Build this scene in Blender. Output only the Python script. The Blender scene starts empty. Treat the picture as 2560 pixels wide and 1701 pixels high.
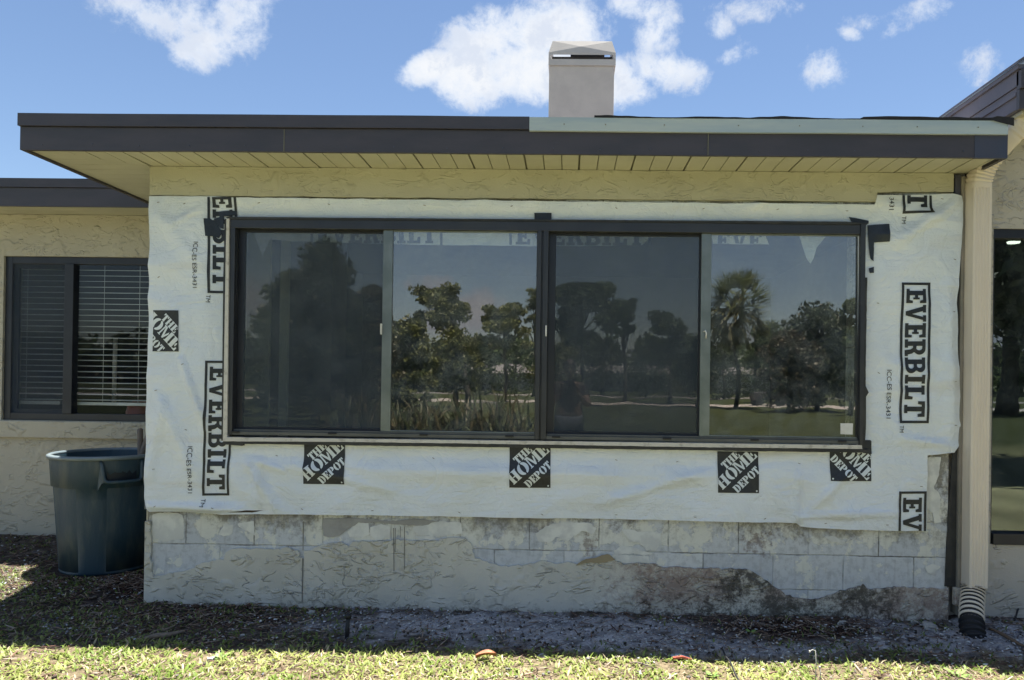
import bpy, bmesh, math, random
import numpy as np
from mathutils import Vector, Matrix, noise
from mathutils.geometry import tessellate_polygon
random.seed(7); rng = np.random.default_rng(7)
SC = bpy.context.scene
COL = SC.collection

# ------------------------------------------------------------------ camera
F = 1850.0; CX, CY = 1386.4, 947.14; CAM = Vector((0, -4.34, 1.34))
YAW, PITCH, ROLL = -0.018223, 0.0050539, 0.0139073
fwd = Vector((math.sin(YAW)*math.cos(PITCH), math.cos(YAW)*math.cos(PITCH), math.sin(PITCH)))
r0 = Vector((math.cos(YAW), -math.sin(YAW), 0)); u0 = r0.cross(fwd)
RT = math.cos(ROLL)*r0 + math.sin(ROLL)*u0
UP = -math.sin(ROLL)*r0 + math.cos(ROLL)*u0
cam = bpy.data.cameras.new('camera'); camo = bpy.data.objects.new('camera', cam); COL.objects.link(camo)
camo.matrix_world = Matrix(((RT.x, UP.x, -fwd.x, CAM.x), (RT.y, UP.y, -fwd.y, CAM.y), (RT.z, UP.z, -fwd.z, CAM.z), (0, 0, 0, 1)))
cam.sensor_width = 36; cam.lens = F/2560*36
cam.shift_x = (1280-CX)/2560; cam.shift_y = (CY-850.5)/2560
cam.clip_start = 0.02; cam.clip_end = 2000
SC.camera = camo
K = 2560/2360
def ray(dx, dy): return fwd + RT*((dx*K-CX)/F) - UP*((dy*K-CY)/F)
def U(dx, dy, Y=0.0):                    # point of the plane Y seen at that place of the photograph
    d = ray(dx, dy); return CAM + d*((Y-CAM.y)/d.y)
def G(dx, dy, z=0.0):                    # point of the ground
    d = ray(dx, dy); return CAM + d*((z-CAM.z)/d.z)
def MR(dx, dy, dist):                    # a thing seen mirrored in the window, dist metres in front of the glass
    p = U(dx, dy, dist); return Vector((p.x, -p.y, p.z))

# ------------------------------------------------------------------ sky, sun, exposure
SUN_EL, SUN_AZ = 80.5, 36.0
SC.view_settings.view_transform = 'Standard'; SC.view_settings.look = 'None'
SC.view_settings.gamma = 1; SC.view_settings.use_curve_mapping = False
SC.view_settings.exposure = 1.75
W = bpy.data.worlds.new('World'); SC.world = W; W.use_nodes = True
wn = W.node_tree; wn.nodes.clear()
class NT:
    def __init__(s, t): s.t = t
    def n(s, ty, **k):
        nd = s.t.nodes.new(ty)
        for a, b in k.items():
            if a.startswith('i_'):
                key = a[2:]; key = int(key) if key.isdigit() else key.replace('_', ' ')
                nd.inputs[key].default_value = b
            else: setattr(nd, a, b)
        return nd
    def l(s, a, b): s.t.links.new(a, b)
    def m(s, op, a, b=None, c=None, clamp=False):
        nd = s.t.nodes.new('ShaderNodeMath'); nd.operation = op; nd.use_clamp = clamp
        for i, v in enumerate((a, b, c)):
            if v is None: continue
            if isinstance(v, (int, float)): nd.inputs[i].default_value = v
            else: s.t.links.new(v, nd.inputs[i])
        return nd.outputs[0]
    def ss(s, v, lo, hi):
        nd = s.t.nodes.new('ShaderNodeMapRange'); nd.interpolation_type = 'SMOOTHSTEP'
        nd.inputs['From Min'].default_value = lo; nd.inputs['From Max'].default_value = hi
        s.t.links.new(v, nd.inputs['Value']); return nd.outputs[0]
    def mix(s, f, a, b, mode='MIX'):
        nd = s.t.nodes.new('ShaderNodeMix'); nd.data_type = 'RGBA'; nd.blend_type = mode
        for i, v in ((0, f), (6, a), (7, b)):
            if isinstance(v, (int, float)): nd.inputs[i].default_value = v
            elif isinstance(v, (tuple, list)): nd.inputs[i].default_value = (*v[:3], 1)
            else: s.t.links.new(v, nd.inputs[i])
        return nd.outputs[2]
    def noise(s, vec, scale, detail=4, rough=.55, dist=0):
        nd = s.n('ShaderNodeTexNoise'); nd.inputs['Scale'].default_value = scale
        nd.inputs['Detail'].default_value = detail; nd.inputs['Roughness'].default_value = rough
        nd.inputs['Distortion'].default_value = dist
        if vec is not None: s.l(vec, nd.inputs['Vector'])
        return nd.outputs[0]
w = NT(wn)
sky = w.n('ShaderNodeTexSky', sky_type='NISHITA', sun_disc=False)
sky.sun_elevation = math.radians(SUN_EL); sky.sun_rotation = math.radians(SUN_AZ)
sky.air_density = 1.0; sky.dust_density = 0.15; sky.ozone_density = 1.0
tc = w.n('ShaderNodeTexCoord'); nz3 = w.noise(tc.outputs['Generated'], 13, 4, .6); sep = w.n('ShaderNodeSeparateXYZ'); w.l(tc.outputs['Generated'], sep.inputs[0])
X, Y_, Z = sep.outputs
ay = w.m('MAXIMUM', w.m('ABSOLUTE', Y_), 0.02)
back = w.m('LESS_THAN', Y_, 0.0)
nz1 = w.noise(tc.outputs['Generated'], 8, 8, .66); nz2 = w.noise(tc.outputs['Generated'], 24, 8, .7, .2)
uu = w.m('ADD', w.m('DIVIDE', X, ay), w.m('MULTIPLY', back, 20.0)); vv = w.m('DIVIDE', Z, ay)
def blob(dx, dy, rx, ry, rot=0, amp=1.0, backside=False):
    """a cumulus in a direction of the sky: centre, radii (in photograph px), tilt, density"""
    d = ray(dx, dy); cu, cv = d.x/abs(d.y), d.z/abs(d.y)
    if backside: cu += 20
    a, b = rx*K/F, ry*K/F
    du = w.m('SUBTRACT', uu, cu); dv = w.m('SUBTRACT', vv, cv)
    c_, s_ = math.cos(math.radians(rot)), math.sin(math.radians(rot))
    p = w.m('DIVIDE', w.m('ADD', w.m('MULTIPLY', du, c_), w.m('MULTIPLY', dv, s_)), a)
    q = w.m('DIVIDE', w.m('SUBTRACT', w.m('MULTIPLY', dv, c_), w.m('MULTIPLY', du, s_)), b)
    r2 = w.m('ADD', w.m('MULTIPLY', p, p), w.m('MULTIPLY', q, q))
    return w.m('MULTIPLY', w.m('SUBTRACT', 1.0, r2, clamp=False), amp)
blobs = [
 (390, 30, 165, 75, -12), (470, 105, 95, 60, 5), (560, 40, 95, 90, 20, .8),
 (1130, 85, 125, 80, 15), (1100, 185, 110, 80, 0, 1.3), (1000, 155, 80, 40, 20, 1), (1290, 75, 150, 95, 0, 1.3), (1230, 160, 190, 90, 0, 1.4),
 (1390, 190, 130, 75, 0, 1.3), (1520, 160, 115, 50, -12, .95), (1500, 90, 60, 70, 0, .7), (1470, 15, 90, 40, -5, .8), (1530, 60, 40, 60, 0, .6),
 (1903, 155, 56, 44, 10, .5), (1655, 58, 26, 28, 0, .34), (1685, 130, 30, 16, 30, .34), (1958, 78, 30, 15, -20, .42), (2148, 18, 46, 24, 15, .46),
 (2040, 42, 75, 14, 8, .12), (1740, 20, 60, 18, 0, .15), (2080, 58, 36, 10, 30, .12), (2255, 165, 18, 16, 40, .05), (1720, 110, 16, 12, 20, .1)]
field = None
for b in blobs + [(1090, 705, 90, 48, 8, .95, True), (1080, 745, 130, 40, 0, .8, True), (1010, 660, 80, 22, 0, .45, True), (640, 700, 150, 60, 0, .7, True), (1880, 780, 200, 50, 0, .7, True), (1500, 820, 260, 34, 0, .6, True), (2330, 800, 160, 90, 0, .9, True), (900, -900, 900, 420, 0, 1.6, True), (2200, -1500, 1200, 500, 0, 1.6, True), (-600, -1400, 1100, 600, 0, 1.6, True), (-700, 300, 300, 120, 0, 1, True), (1450, -500, 400, 150, 0, 1, True), (3200, 200, 400, 160, 0, 1, True)]:  # large dense ones, unseen high behind the camera, are added to light the facade
    o = blob(*b); field = o if field is None else w.m('MAXIMUM', field, o)
field = w.m('MAXIMUM', field, -1.0)
dens = w.m('ADD', field, w.m('ADD', w.m('MULTIPLY', w.m('SUBTRACT', nz1, .5), 2.6), w.m('MULTIPLY', w.m('SUBTRACT', nz2, .5), 2.9)))
alpha = w.ss(dens, -0.22, .85)
core = w.ss(dens, 0.3, 1.5)
ccol = w.mix(core, (4.2, 4.75, 5.7), (5.5, 5.65, 5.9))
ccol = w.mix(w.m('MULTIPLY', w.ss(w.m('ADD', nz2, w.m('MULTIPLY', w.m('SUBTRACT', nz3, .5), .9)), .46, .66), .75), ccol, (4.0, 4.45, 5.3))
skyc = w.mix(1.0, sky.outputs[0], (.85, .88, .93), 'MULTIPLY')
allc = w.mix(alpha, skyc, ccol)
bg = w.n('ShaderNodeBackground'); w.l(allc, bg.inputs[0]); bg.inputs[1].default_value = 0.05
wo = w.n('ShaderNodeOutputWorld'); w.l(bg.outputs[0], wo.inputs[0])
sl = bpy.data.lights.new('sun', 'SUN'); sl.energy = 5.0; sl.angle = math.radians(.5); sl.color = (1, .96, .9)
so = bpy.data.objects.new('sun', sl); COL.objects.link(so)
e, a = math.radians(SUN_EL), math.radians(SUN_AZ)
sd = Vector((math.cos(e)*math.sin(a), math.cos(e)*math.cos(a), math.sin(e)))
so.rotation_euler = sd.to_track_quat('Z', 'Y').to_euler()

# ------------------------------------------------------------------ materials
MATS = {}
def mat(name, c1, c2=None, scale=6, rough=.7, bump=0, bscale=40, metal=0, spec=.5, detail=4, lo=.35, hi=.65, stretch=None, bdist=.005):
    m = bpy.data.materials.new(name); m.use_nodes = True; t = NT(m.node_tree); bs = m.node_tree.nodes['Principled BSDF']
    co = t.n('ShaderNodeTexCoord').outputs['Object']
    if stretch:
        mp = t.n('ShaderNodeMapping'); mp.inputs['Scale'].default_value = stretch; t.l(co, mp.inputs[0]); co = mp.outputs[0]
    c2 = c2 or tuple(v*.82 for v in c1)
    f = t.ss(t.noise(co, scale, detail, .6), lo, hi)
    t.l(t.mix(f, c1, c2), bs.inputs['Base Color'])
    rr = t.n('ShaderNodeMapRange'); rr.inputs['To Min'].default_value = max(rough-.08, 0.02); rr.inputs['To Max'].default_value = min(rough+.1, 1)
    t.l(t.noise(co, scale*2.3, 3), rr.inputs[0]); t.l(rr.outputs[0], bs.inputs['Roughness'])
    bs.inputs['Metallic'].default_value = metal; bs.inputs['Specular IOR Level'].default_value = spec
    if bump:
        bn = t.n('ShaderNodeBump'); bn.inputs['Strength'].default_value = bump; bn.inputs['Distance'].default_value = bdist
        t.l(t.noise(co, bscale, 5, .6), bn.inputs['Height']); t.l(bn.outputs[0], bs.inputs['Normal'])
    MATS[name] = m; return m
def stucco(name, c1, c2, bump=.9, mask=None):
    """knock-down render: flat plateaus with curling trowel ridges"""
    m = bpy.data.materials.new(name); m.use_nodes = True; t = NT(m.node_tree); bs = m.node_tree.nodes['Principled BSDF']
    co = t.n('ShaderNodeTexCoord').outputs['Object']
    mp = t.n('ShaderNodeMapping'); mp.inputs['Scale'].default_value = (1, 1, 1.9); t.l(co, mp.inputs[0]); v = mp.outputs[0]
    a1 = t.noise(v, 4.2, 4, .55, 1.3); a2 = t.noise(v, 9, 3, .5, 1.0); fine = t.noise(co, 120, 4, .6)
    rid = t.ss(t.m('ABSOLUTE', t.m('SUBTRACT', a1, .5)), 0.0, .035)          # thin valleys along contour lines
    step = t.ss(a1, .46, .52); step2 = t.ss(a2, .56, .61)
    brk = t.ss(t.noise(co, 6.5, 2), .5, .62)
    h = t.m('ADD', t.m('ADD', t.m('MULTIPLY', t.m('MULTIPLY', step, .7), brk), t.m('MULTIPLY', t.m('MULTIPLY', step2, .5), t.ss(t.noise(co, 2.3, 3), .45, .6))), t.m('MULTIPLY', fine, .16))
    crack = t.m('MULTIPLY', t.m('SUBTRACT', 1.0, rid), brk)
    gate = t.ss(t.m('ADD', t.m('MULTIPLY', t.noise(v, 10, 2, .5), .6), t.m('MULTIPLY', t.noise(co, 2.1, 3), .4)), .49, .58); wide = t.m('SUBTRACT', 1.0, t.ss(t.m('ABSOLUTE', t.m('SUBTRACT', t.noise(v, 7, 3, .5, .8), .5)), .0, .045)); h = t.m('ADD', h, t.m('MULTIPLY', t.m('MULTIPLY', wide, gate), .6)); h = t.m('SUBTRACT', h, t.m('MULTIPLY', t.m('MULTIPLY', crack, gate), .3)); h = t.m('ADD', h, t.m('MULTIPLY', t.noise(co, 3, 5, .6), .9))
    bn = t.n('ShaderNodeBump'); bn.inputs['Strength'].default_value = bump; bn.inputs['Distance'].default_value = .012
    t.l(h, bn.inputs['Height']); t.l(bn.outputs[0], bs.inputs['Normal'])
    col = t.mix(t.ss(t.noise(co, 2.2, 5), .35, .65), c1, c2)
    col = t.mix(t.m('MULTIPLY', t.ss(t.noise(mp.outputs[0], 1.1, 6, .7), .5, .75), .3), col, tuple(x*.72 for x in c1))
    if mask: col = mask(t, co, col)
    t.l(col, bs.inputs['Base Color']); bs.inputs['Roughness'].default_value = .85; bs.inputs['Specular IOR Level'].default_value = .25
    MATS[name] = m; return m
def ell(t, sepo, cx, cz, rx, rz):
    p = t.m('DIVIDE', t.m('SUBTRACT', sepo[0], cx), rx); q = t.m('DIVIDE', t.m('SUBTRACT', sepo[2], cz), rz)
    return t.m('SUBTRACT', 1.0, t.m('ADD', t.m('MULTIPLY', p, p), t.m('MULTIPLY', q, q)))

def mould(t, co, col):
    s = t.n('ShaderNodeSeparateXYZ'); t.l(co, s.inputs[0]); s = s.outputs
    n1 = t.noise(co, 7, 8, .78, .4); n2 = t.noise(co, 34, 6, .8)
    d = t.m('ADD', t.m('MULTIPLY', t.m('SUBTRACT', n1, .5), 4.2), t.m('MULTIPLY', t.m('SUBTRACT', n2, .5), 3.4))
    red = t.m('MAXIMUM', ell(t, s, .74, .18, .55, .2), ell(t, s, 1.95, .10, .6, .16))
    red = t.m('MAXIMUM', red, ell(t, s, 1.3, .12, .3, .1))
    redm = t.m('MULTIPLY', t.ss(t.m('ADD', red, d), -.2, 1.3), .85)
    dk = t.m('MAXIMUM', t.m('MAXIMUM', ell(t, s, 1.04, .17, .22, .2), ell(t, s, 1.25, .03, .8, .15)), ell(t, s, 1.72, .13, .28, .11))
    dkm = t.m('MULTIPLY', t.ss(t.m('ADD', dk, d), .2, 1.2), .78)
    c = t.mix(redm, col, (.25, .18, .15)); c = t.mix(dkm, c, (.05, .055, .045))
    low = t.m('SUBTRACT', .06, s[2])                                         # splash dirt at the foot of the wall
    lm = t.m('MULTIPLY', t.ss(t.m('ADD', t.m('MULTIPLY', low, 12), d), .2, 1.6), .7)
    return t.mix(lm, c, (.07, .058, .045))

M = {}
M['stucco_low'] = stucco('stucco_low', (.61, .595, .52), (.53, .515, .44), 1.0, mould)
M['stucco'] = stucco('stucco', (.52, .49, .385), (.47, .44, .345), .85)
M['stucco_right'] = stucco('stucco_right', (.52, .485, .42), (.47, .44, .38), .9)
M['frieze'] = stucco('frieze', (.49, .47, .345), (.44, .42, .305), .6)
M['soffit'] = mat('soffit', (.52, .51, .38), (.47, .46, .34), 3, .5, .2, 60)
M['groove'] = mat('groove', (.24, .23, .16), rough=.9)
M['fascia'] = mat('fascia', (.060, .052, .060), (.047, .043, .051), 2.5, .42, .15, 30, stretch=(1, 1, 4))
M['fascia_blue'] = mat('fascia_blue', (.045, .055, .09), (.06, .06, .085), 3, .4, .15, 30)
M['fascia_purple'] = mat('fascia_purple', (.12, .105, .125), (.09, .082, .10), 3, .38, .2, 20)
M['pale'] = mat('pale', (.37, .45, .50), (.46, .52, .52), 2.2, .5, .1, 30, stretch=(.6, 1, 6))
M['felt'] = mat('felt', (.02, .02, .023), rough=.9, bump=.6, bscale=30)
M['membrane'] = mat('membrane', (.018, .02, .022), (.035, .036, .036), 14, .55, .6, 30)
M['roof'] = mat('roof', (.16, .15, .15), rough=.9, bump=.5, bscale=200)
M['tape'] = mat('tape', (.012, .016, .022), (.02, .026, .036), 20, .38, .5, 50)
M['ink'] = mat('ink', (.014, .017, .02), (.022, .026, .03), 60, .5)
M['inkwhite'] = mat('inkwhite', (.70, .76, .77), (.65, .7, .72), 10, .5)
M['white'] = mat('white', (.75, .75, .73), (.62, .61, .58), 12, .5, .2, 30)
M['frame'] = mat('frame', (.022, .024, .031), (.030, .032, .038), 6, .38, .1, 80, spec=.6)
M['frame_sill'] = mat('frame_sill', (.075, .08, .078), (.10, .105, .10), 5, .45, .15, 50)
M['silver'] = mat('silver', (.16, .185, .18), (.22, .245, .24), 5, .35, .1, 50, metal=.5)
M['fin'] = mat('fin', (.58, .56, .51), (.36, .34, .30), 26, .6, .4, 60, lo=.5, hi=.75)
M['black'] = mat('black', (.012, .013, .016), rough=.6)
M['dark_frame'] = mat('dark_frame', (.016, .018, .026), (.024, .027, .036), 4, .4)
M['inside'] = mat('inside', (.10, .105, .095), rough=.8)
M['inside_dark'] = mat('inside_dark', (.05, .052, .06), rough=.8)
M['inside_olive'] = mat('inside_olive', (.52, .54, .46), (.44, .47, .42), 2, rough=.7)
M['floor'] = mat('floor', (.09, .08, .07), rough=.6)
M['slat'] = mat('slat', (.66, .68, .64), rough=.45)
M['chimney'] = mat('chimney', (.60, .54, .475), (.54, .485, .43), 5, .8, .6, 90)
M['chimney_shade'] = mat('chimney_cap', (.55, .51, .46), (.50, .465, .42), 5, .6)
M['downspout'] = mat('downspout', (.74, .66, .55), (.68, .60, .50), 4, .5, .15, 30, stretch=(1, 1, .3))
M['trim'] = mat('trim', (.27, .24, .20), (.20, .19, .155), 4, .7)
M['can'] = mat('can', (.022, .054, .080), (.09, .112, .11), 3.2, .48, .35, 40, lo=.45, hi=.7, detail=7, stretch=(2.2, 2.2, .5))
M['can_shade'] = mat('can_shade', (.008, .016, .026), rough=.5)
M['can_rim'] = mat('can_rim', (.15, .19, .21), (.2, .24, .25), 6, .3)
M['wood'] = mat('wood', (.22, .17, .13), (.14, .11, .085), 12, .7, .4, 80, stretch=(1, 1, .15))
M['brown'] = mat('brown', (.16, .11, .07), rough=.9)
M['debris'] = mat('debris', (.42, .42, .39), (.28, .27, .25), 14, .9, .6, 60)
M['chip'] = mat('chip', (.5, .51, .49), (.36, .36, .34), 20, .8)
M['stain'] = mat('stain', (.17, .165, .14), (.22, .215, .185), 30, .9)
M['mortar'] = mat('mortar', (.30, .295, .27), (.36, .355, .33), 9, .9, .6, 90)
M['flake'] = mat('flake', (.70, .71, .66), (.58, .59, .56), 9, .7, .5, 50, lo=.4, hi=.6)

def blockmat():
    m = bpy.data.materials.new('concrete_block'); m.use_nodes = True; t = NT(m.node_tree); bs = m.node_tree.nodes['Principled BSDF']
    co = t.n('ShaderNodeTexCoord').outputs['Object']
    s = t.n('ShaderNodeSeparateXYZ'); t.l(co, s.inputs[0]); s = s.outputs
    wob = t.m('MULTIPLY', t.m('SUBTRACT', t.noise(co, 9, 3), .5), .012)
    zz = t.m('ADD', t.m('DIVIDE', t.m('SUBTRACT', t.m('ADD', s[2], wob), .152), .2032), 0)
    row = t.m('FLOOR', zz); fz = t.m('SUBTRACT', zz, row)
    off = t.m('MULTIPLY', t.m('MODULO', t.m('ADD', row, 10.0), 2.0), .5)
    xx = t.m('ADD', t.m('DIVIDE', t.m('SUBTRACT', t.m('ADD', s[0], wob), -.213), .4064), t.m('SUBTRACT', off, .5))
    col_ = t.m('FLOOR', xx); fx = t.m('SUBTRACT', xx, col_)
    ex = t.m('MULTIPLY', t.m('MINIMUM', fx, t.m('SUBTRACT', 1.0, fx)), .4064)
    ez = t.m('MULTIPLY', t.m('MINIMUM', fz, t.m('SUBTRACT', 1.0, fz)), .2032)
    ed = t.m('MINIMUM', ex, ez)
    n22 = t.noise(co, 40, 4, .6)
    joint = t.m('SUBTRACT', 1.0, t.ss(t.m('ADD', ed, t.m('MULTIPLY', t.m('SUBTRACT', n22, .5), .006)), .001, .005))
    cell = t.n('ShaderNodeTexWhiteNoise', noise_dimensions='2D'); cb = t.n('ShaderNodeCombineXYZ'); t.l(col_, cb.inputs[0]); t.l(row, cb.inputs[1]); t.l(cb.outputs[0], cell.inputs['Vector'])
    base = t.mix(cell.outputs[0], (.50, .53, .56), (.62, .64, .64))
    n1 = t.noise(co, 6, 6, .65); n2 = t.noise(co, 22, 6, .7); n3 = t.noise(co, 3.1, 5, .6, .6)
    base = t.mix(t.m('MULTIPLY', t.ss(n2, .45, .62), .3), base, (.22, .23, .235))
    pit = t.ss(t.noise(co, 75, 3, .7), .66, .72); base = t.mix(t.m('MULTIPLY', pit, .5), base, (.12, .12, .115))
    blotch = t.ss(t.noise(co, 13, 6, .75, .5), .5, .66); base = t.mix(t.m('MULTIPLY', blotch, .28), base, (.62, .64, .62))
    # remains of cream paint on the upper courses
    up = t.ss(s[2], .30, .46)
    cre = t.ss(t.m('ADD', n1, t.m('MULTIPLY', up, .10)), .575, .60)
    base = t.mix(t.m('MULTIPLY', cre, .85), base, (.70, .70, .62))
    n22b = t.noise(co, 45, 6, .8)
    # dirt and rust clinging under the edge of the wrap
    dz = t.ss(t.m('ADD', s[2], t.m('MULTIPLY', t.m('SUBTRACT', n2, .5), .35)), .40, .56)
    grim = t.m('MULTIPLY', dz, t.ss(t.m('ADD', n3, t.m('MULTIPLY', t.m('SUBTRACT', n22b, .5), .6)), .40, .56))
    base = t.mix(t.m('MULTIPLY', grim, .75), base, (.13, .115, .09))
    rust = t.ss(t.m('ADD', ell(t, s, 1.12-.0, .42, .13, .12), t.m('MULTIPLY', t.m('SUBTRACT', n2, .5), 4)), .5, 1.2)
    rust2 = t.ss(t.m('ADD', ell(t, s, .14, .40, .07, .12), t.m('MULTIPLY', t.m('SUBTRACT', n2, .5), 4)), .5, 1.2)
    base = t.mix(t.m('MULTIPLY', t.m('MAXIMUM', rust, rust2), .55), base, (.15, .10, .075))
    base = t.mix(t.m('MULTIPLY', joint, t.m('ADD', .12, t.m('MULTIPLY', t.ss(t.noise(co, 4.5, 4), .40, .62), .8))), base, (.16, .155, .14))
    streak = t.noise(None, 1, 4); 
    mp = t.n('ShaderNodeMapping'); mp.inputs['Scale'].default_value = (40, 40, 3); t.l(co, mp.inputs[0])
    st = t.ss(t.noise(mp.outputs[0], 1, 3), .55, .7)
    base = t.mix(t.m('MULTIPLY', st, .18), base, (.2, .18, .17))
    t.l(base, bs.inputs['Base Color']); bs.inputs['Roughness'].default_value = .9; bs.inputs['Specular IOR Level'].default_value = .2
    h = t.m('SUBTRACT', t.m('ADD', t.m('MULTIPLY', cre, .3), t.m('MULTIPLY', n2, .5)), t.m('MULTIPLY', joint, .8))
    bn = t.n('ShaderNodeBump'); bn.inputs['Strength'].default_value = .8; bn.inputs['Distance'].default_value = .006
    t.l(t.m('SUBTRACT', t.m('ADD', h, t.m('MULTIPLY', n22, .4)), t.m('MULTIPLY', pit, .5)), bn.inputs['Height']); t.l(bn.outputs[0], bs.inputs['Normal']); return m
M['block'] = blockmat()

def wrapmat():
    m = bpy.data.materials.new('house_wrap_film'); m.use_nodes = True; t = NT(m.node_tree); bs = m.node_tree.nodes['Principled BSDF']
    co = t.n('ShaderNodeTexCoord').outputs['Object']
    n = t.noise(co, 1.7, 4); n2 = t.noise(co, 130, 3, .7)
    c = t.mix(t.ss(n, .35, .65), (.73, .785, .835), (.68, .74, .79))
    mp = t.n('ShaderNodeMapping'); mp.inputs['Scale'].default_value = (1.0, 1, 7); mp.inputs['Rotation'].default_value = (0, -.12, 0); t.l(co, mp.inputs[0])
    st = t.ss(t.noise(mp.outputs[0], 1.3, 3), .56, .74)                       # faint tan rain marks
    c = t.mix(t.m('MULTIPLY', st, .35), c, (.60, .56, .45))
    spk = t.ss(t.noise(co, 55, 2), .74, .78); c = t.mix(t.m('MULTIPLY', spk, .35), c, (.2, .2, .2))
    t.l(c, bs.inputs['Base Color']); bs.inputs['Roughness'].default_value = .34; bs.inputs['Specular IOR Level'].default_value = .5
    w1 = t.noise(co, 5, 4, .5, 1.5); w2 = t.noise(mp.outputs[0], 5, 4, .6, .8); w3 = t.noise(co, 13, 3, .5, 2.0)
    hh = t.m('ADD', t.m('ADD', t.m('MULTIPLY', t.m('POWER', t.m('ABSOLUTE', t.m('SUBTRACT', w1, .5)), .6), 1.3), t.m('ADD', t.m('MULTIPLY', w2, .8), t.m('MULTIPLY', t.m('POWER', t.m('ABSOLUTE', t.m('SUBTRACT', w3, .5)), .5), .35))), t.m('MULTIPLY', n2, .015))
    bn = t.n('ShaderNodeBump'); bn.inputs['Strength'].default_value = .65; bn.inputs['Distance'].default_value = .013
    t.l(hh, bn.inputs['Height']); t.l(bn.outputs[0], bs.inputs['Normal']); return m
M['wrap'] = wrapmat()

def glassmat(name, fac, tint, wav=.0006, gcol=(1, 1, 1), dust_haze=.075):
    m = bpy.data.materials.new(name); m.use_nodes = True; t = NT(m.node_tree); m.node_tree.nodes.clear()
    co = t.n('ShaderNodeTexCoord').outputs['Object']
    tr = t.n('ShaderNodeBsdfTransparent'); tr.inputs[0].default_value = (*tint, 1)
    gl = t.n('ShaderNodeBsdfGlossy'); gl.inputs['Roughness'].default_value = .004; gl.inputs[0].default_value = (*gcol, 1)
    bn = t.n('ShaderNodeBump'); bn.inputs['Strength'].default_value = .5; bn.inputs['Distance'].default_value = wav
    t.l(t.noise(co, 3.5, 2), bn.inputs['Height']); t.l(bn.outputs[0], gl.inputs['Normal'])
    mx = t.n('ShaderNodeMixShader'); mx.inputs[0].default_value = fac; t.l(tr.outputs[0], mx.inputs[1]); t.l(gl.outputs[0], mx.inputs[2])
    df = t.n('ShaderNodeBsdfDiffuse'); df.inputs[0].default_value = (.42, .49, .54, 1)          # dusty film, doubling as painted haze over the mirrored view
    mx2 = t.n('ShaderNodeMixShader'); t.l(mx.outputs[0], mx2.inputs[1]); t.l(df.outputs[0], mx2.inputs[2])
    t.l(t.m('MULTIPLY', t.ss(t.noise(co, 6, 6, .7), .3, .8), dust_haze), mx2.inputs[0])
    o = t.n('ShaderNodeOutputMaterial'); t.l(mx2.outputs[0], o.inputs[0]); return m
M['glass'] = glassmat('window_glass', .14, (.90, .92, .90), .0008, (1.0, .90, .84), .14)
M['glass_wing'] = glassmat('wing_glass', .018, (.96, .97, .97), dust_haze=.012)
M['glass_door'] = glassmat('door_glass', .13, (.5, .56, .52), .0009, (.9, .95, 1), .07)
def screenmat():
    m = bpy.data.materials.new('insect_screen_mesh'); m.use_nodes = True; t = NT(m.node_tree); m.node_tree.nodes.clear()
    tr = t.n('ShaderNodeBsdfTransparent'); df = t.n('ShaderNodeBsdfDiffuse'); df.inputs[0].default_value = (.075, .095, .12, 1)
    mx = t.n('ShaderNodeMixShader'); mx.inputs[0].default_value = .26; t.l(tr.outputs[0], mx.inputs[1]); t.l(df.outputs[0], mx.inputs[2])
    o = t.n('ShaderNodeOutputMaterial'); t.l(mx.outputs[0], o.inputs[0]); return m
M['screen'] = screenmat()
def attrmat(name, rough=.6, trans=0.0, nscale=0, nb=None):
    m = bpy.data.materials.new(name); m.use_nodes = True; t = NT(m.node_tree); bs = m.node_tree.nodes['Principled BSDF']
    at = t.n('ShaderNodeVertexColor', layer_name='tone'); c = at.outputs[0]
    t.l(c, bs.inputs['Base Color']); bs.inputs['Roughness'].default_value = rough; bs.inputs['Specular IOR Level'].default_value = .3
    if trans:
        tl = t.n('ShaderNodeBsdfTranslucent'); t.l(c, tl.inputs[0]); mx = t.n('ShaderNodeMixShader'); mx.inputs[0].default_value = trans
        o = m.node_tree.nodes['Material Output']; t.l(bs.outputs[0], mx.inputs[1]); t.l(tl.outputs[0], mx.inputs[2]); t.l(mx.outputs[0], o.inputs[0])
    return m
M['blade'] = attrmat('grass_blade', .5, .35)
M['litter'] = attrmat('dry_litter', .85)
M['leaf'] = attrmat('leaf', .5, .25)
M['bark'] = mat('bark', (.10, .085, .07), (.055, .045, .038), 9, .9, .8, 30, stretch=(1, 1, .3))

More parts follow.
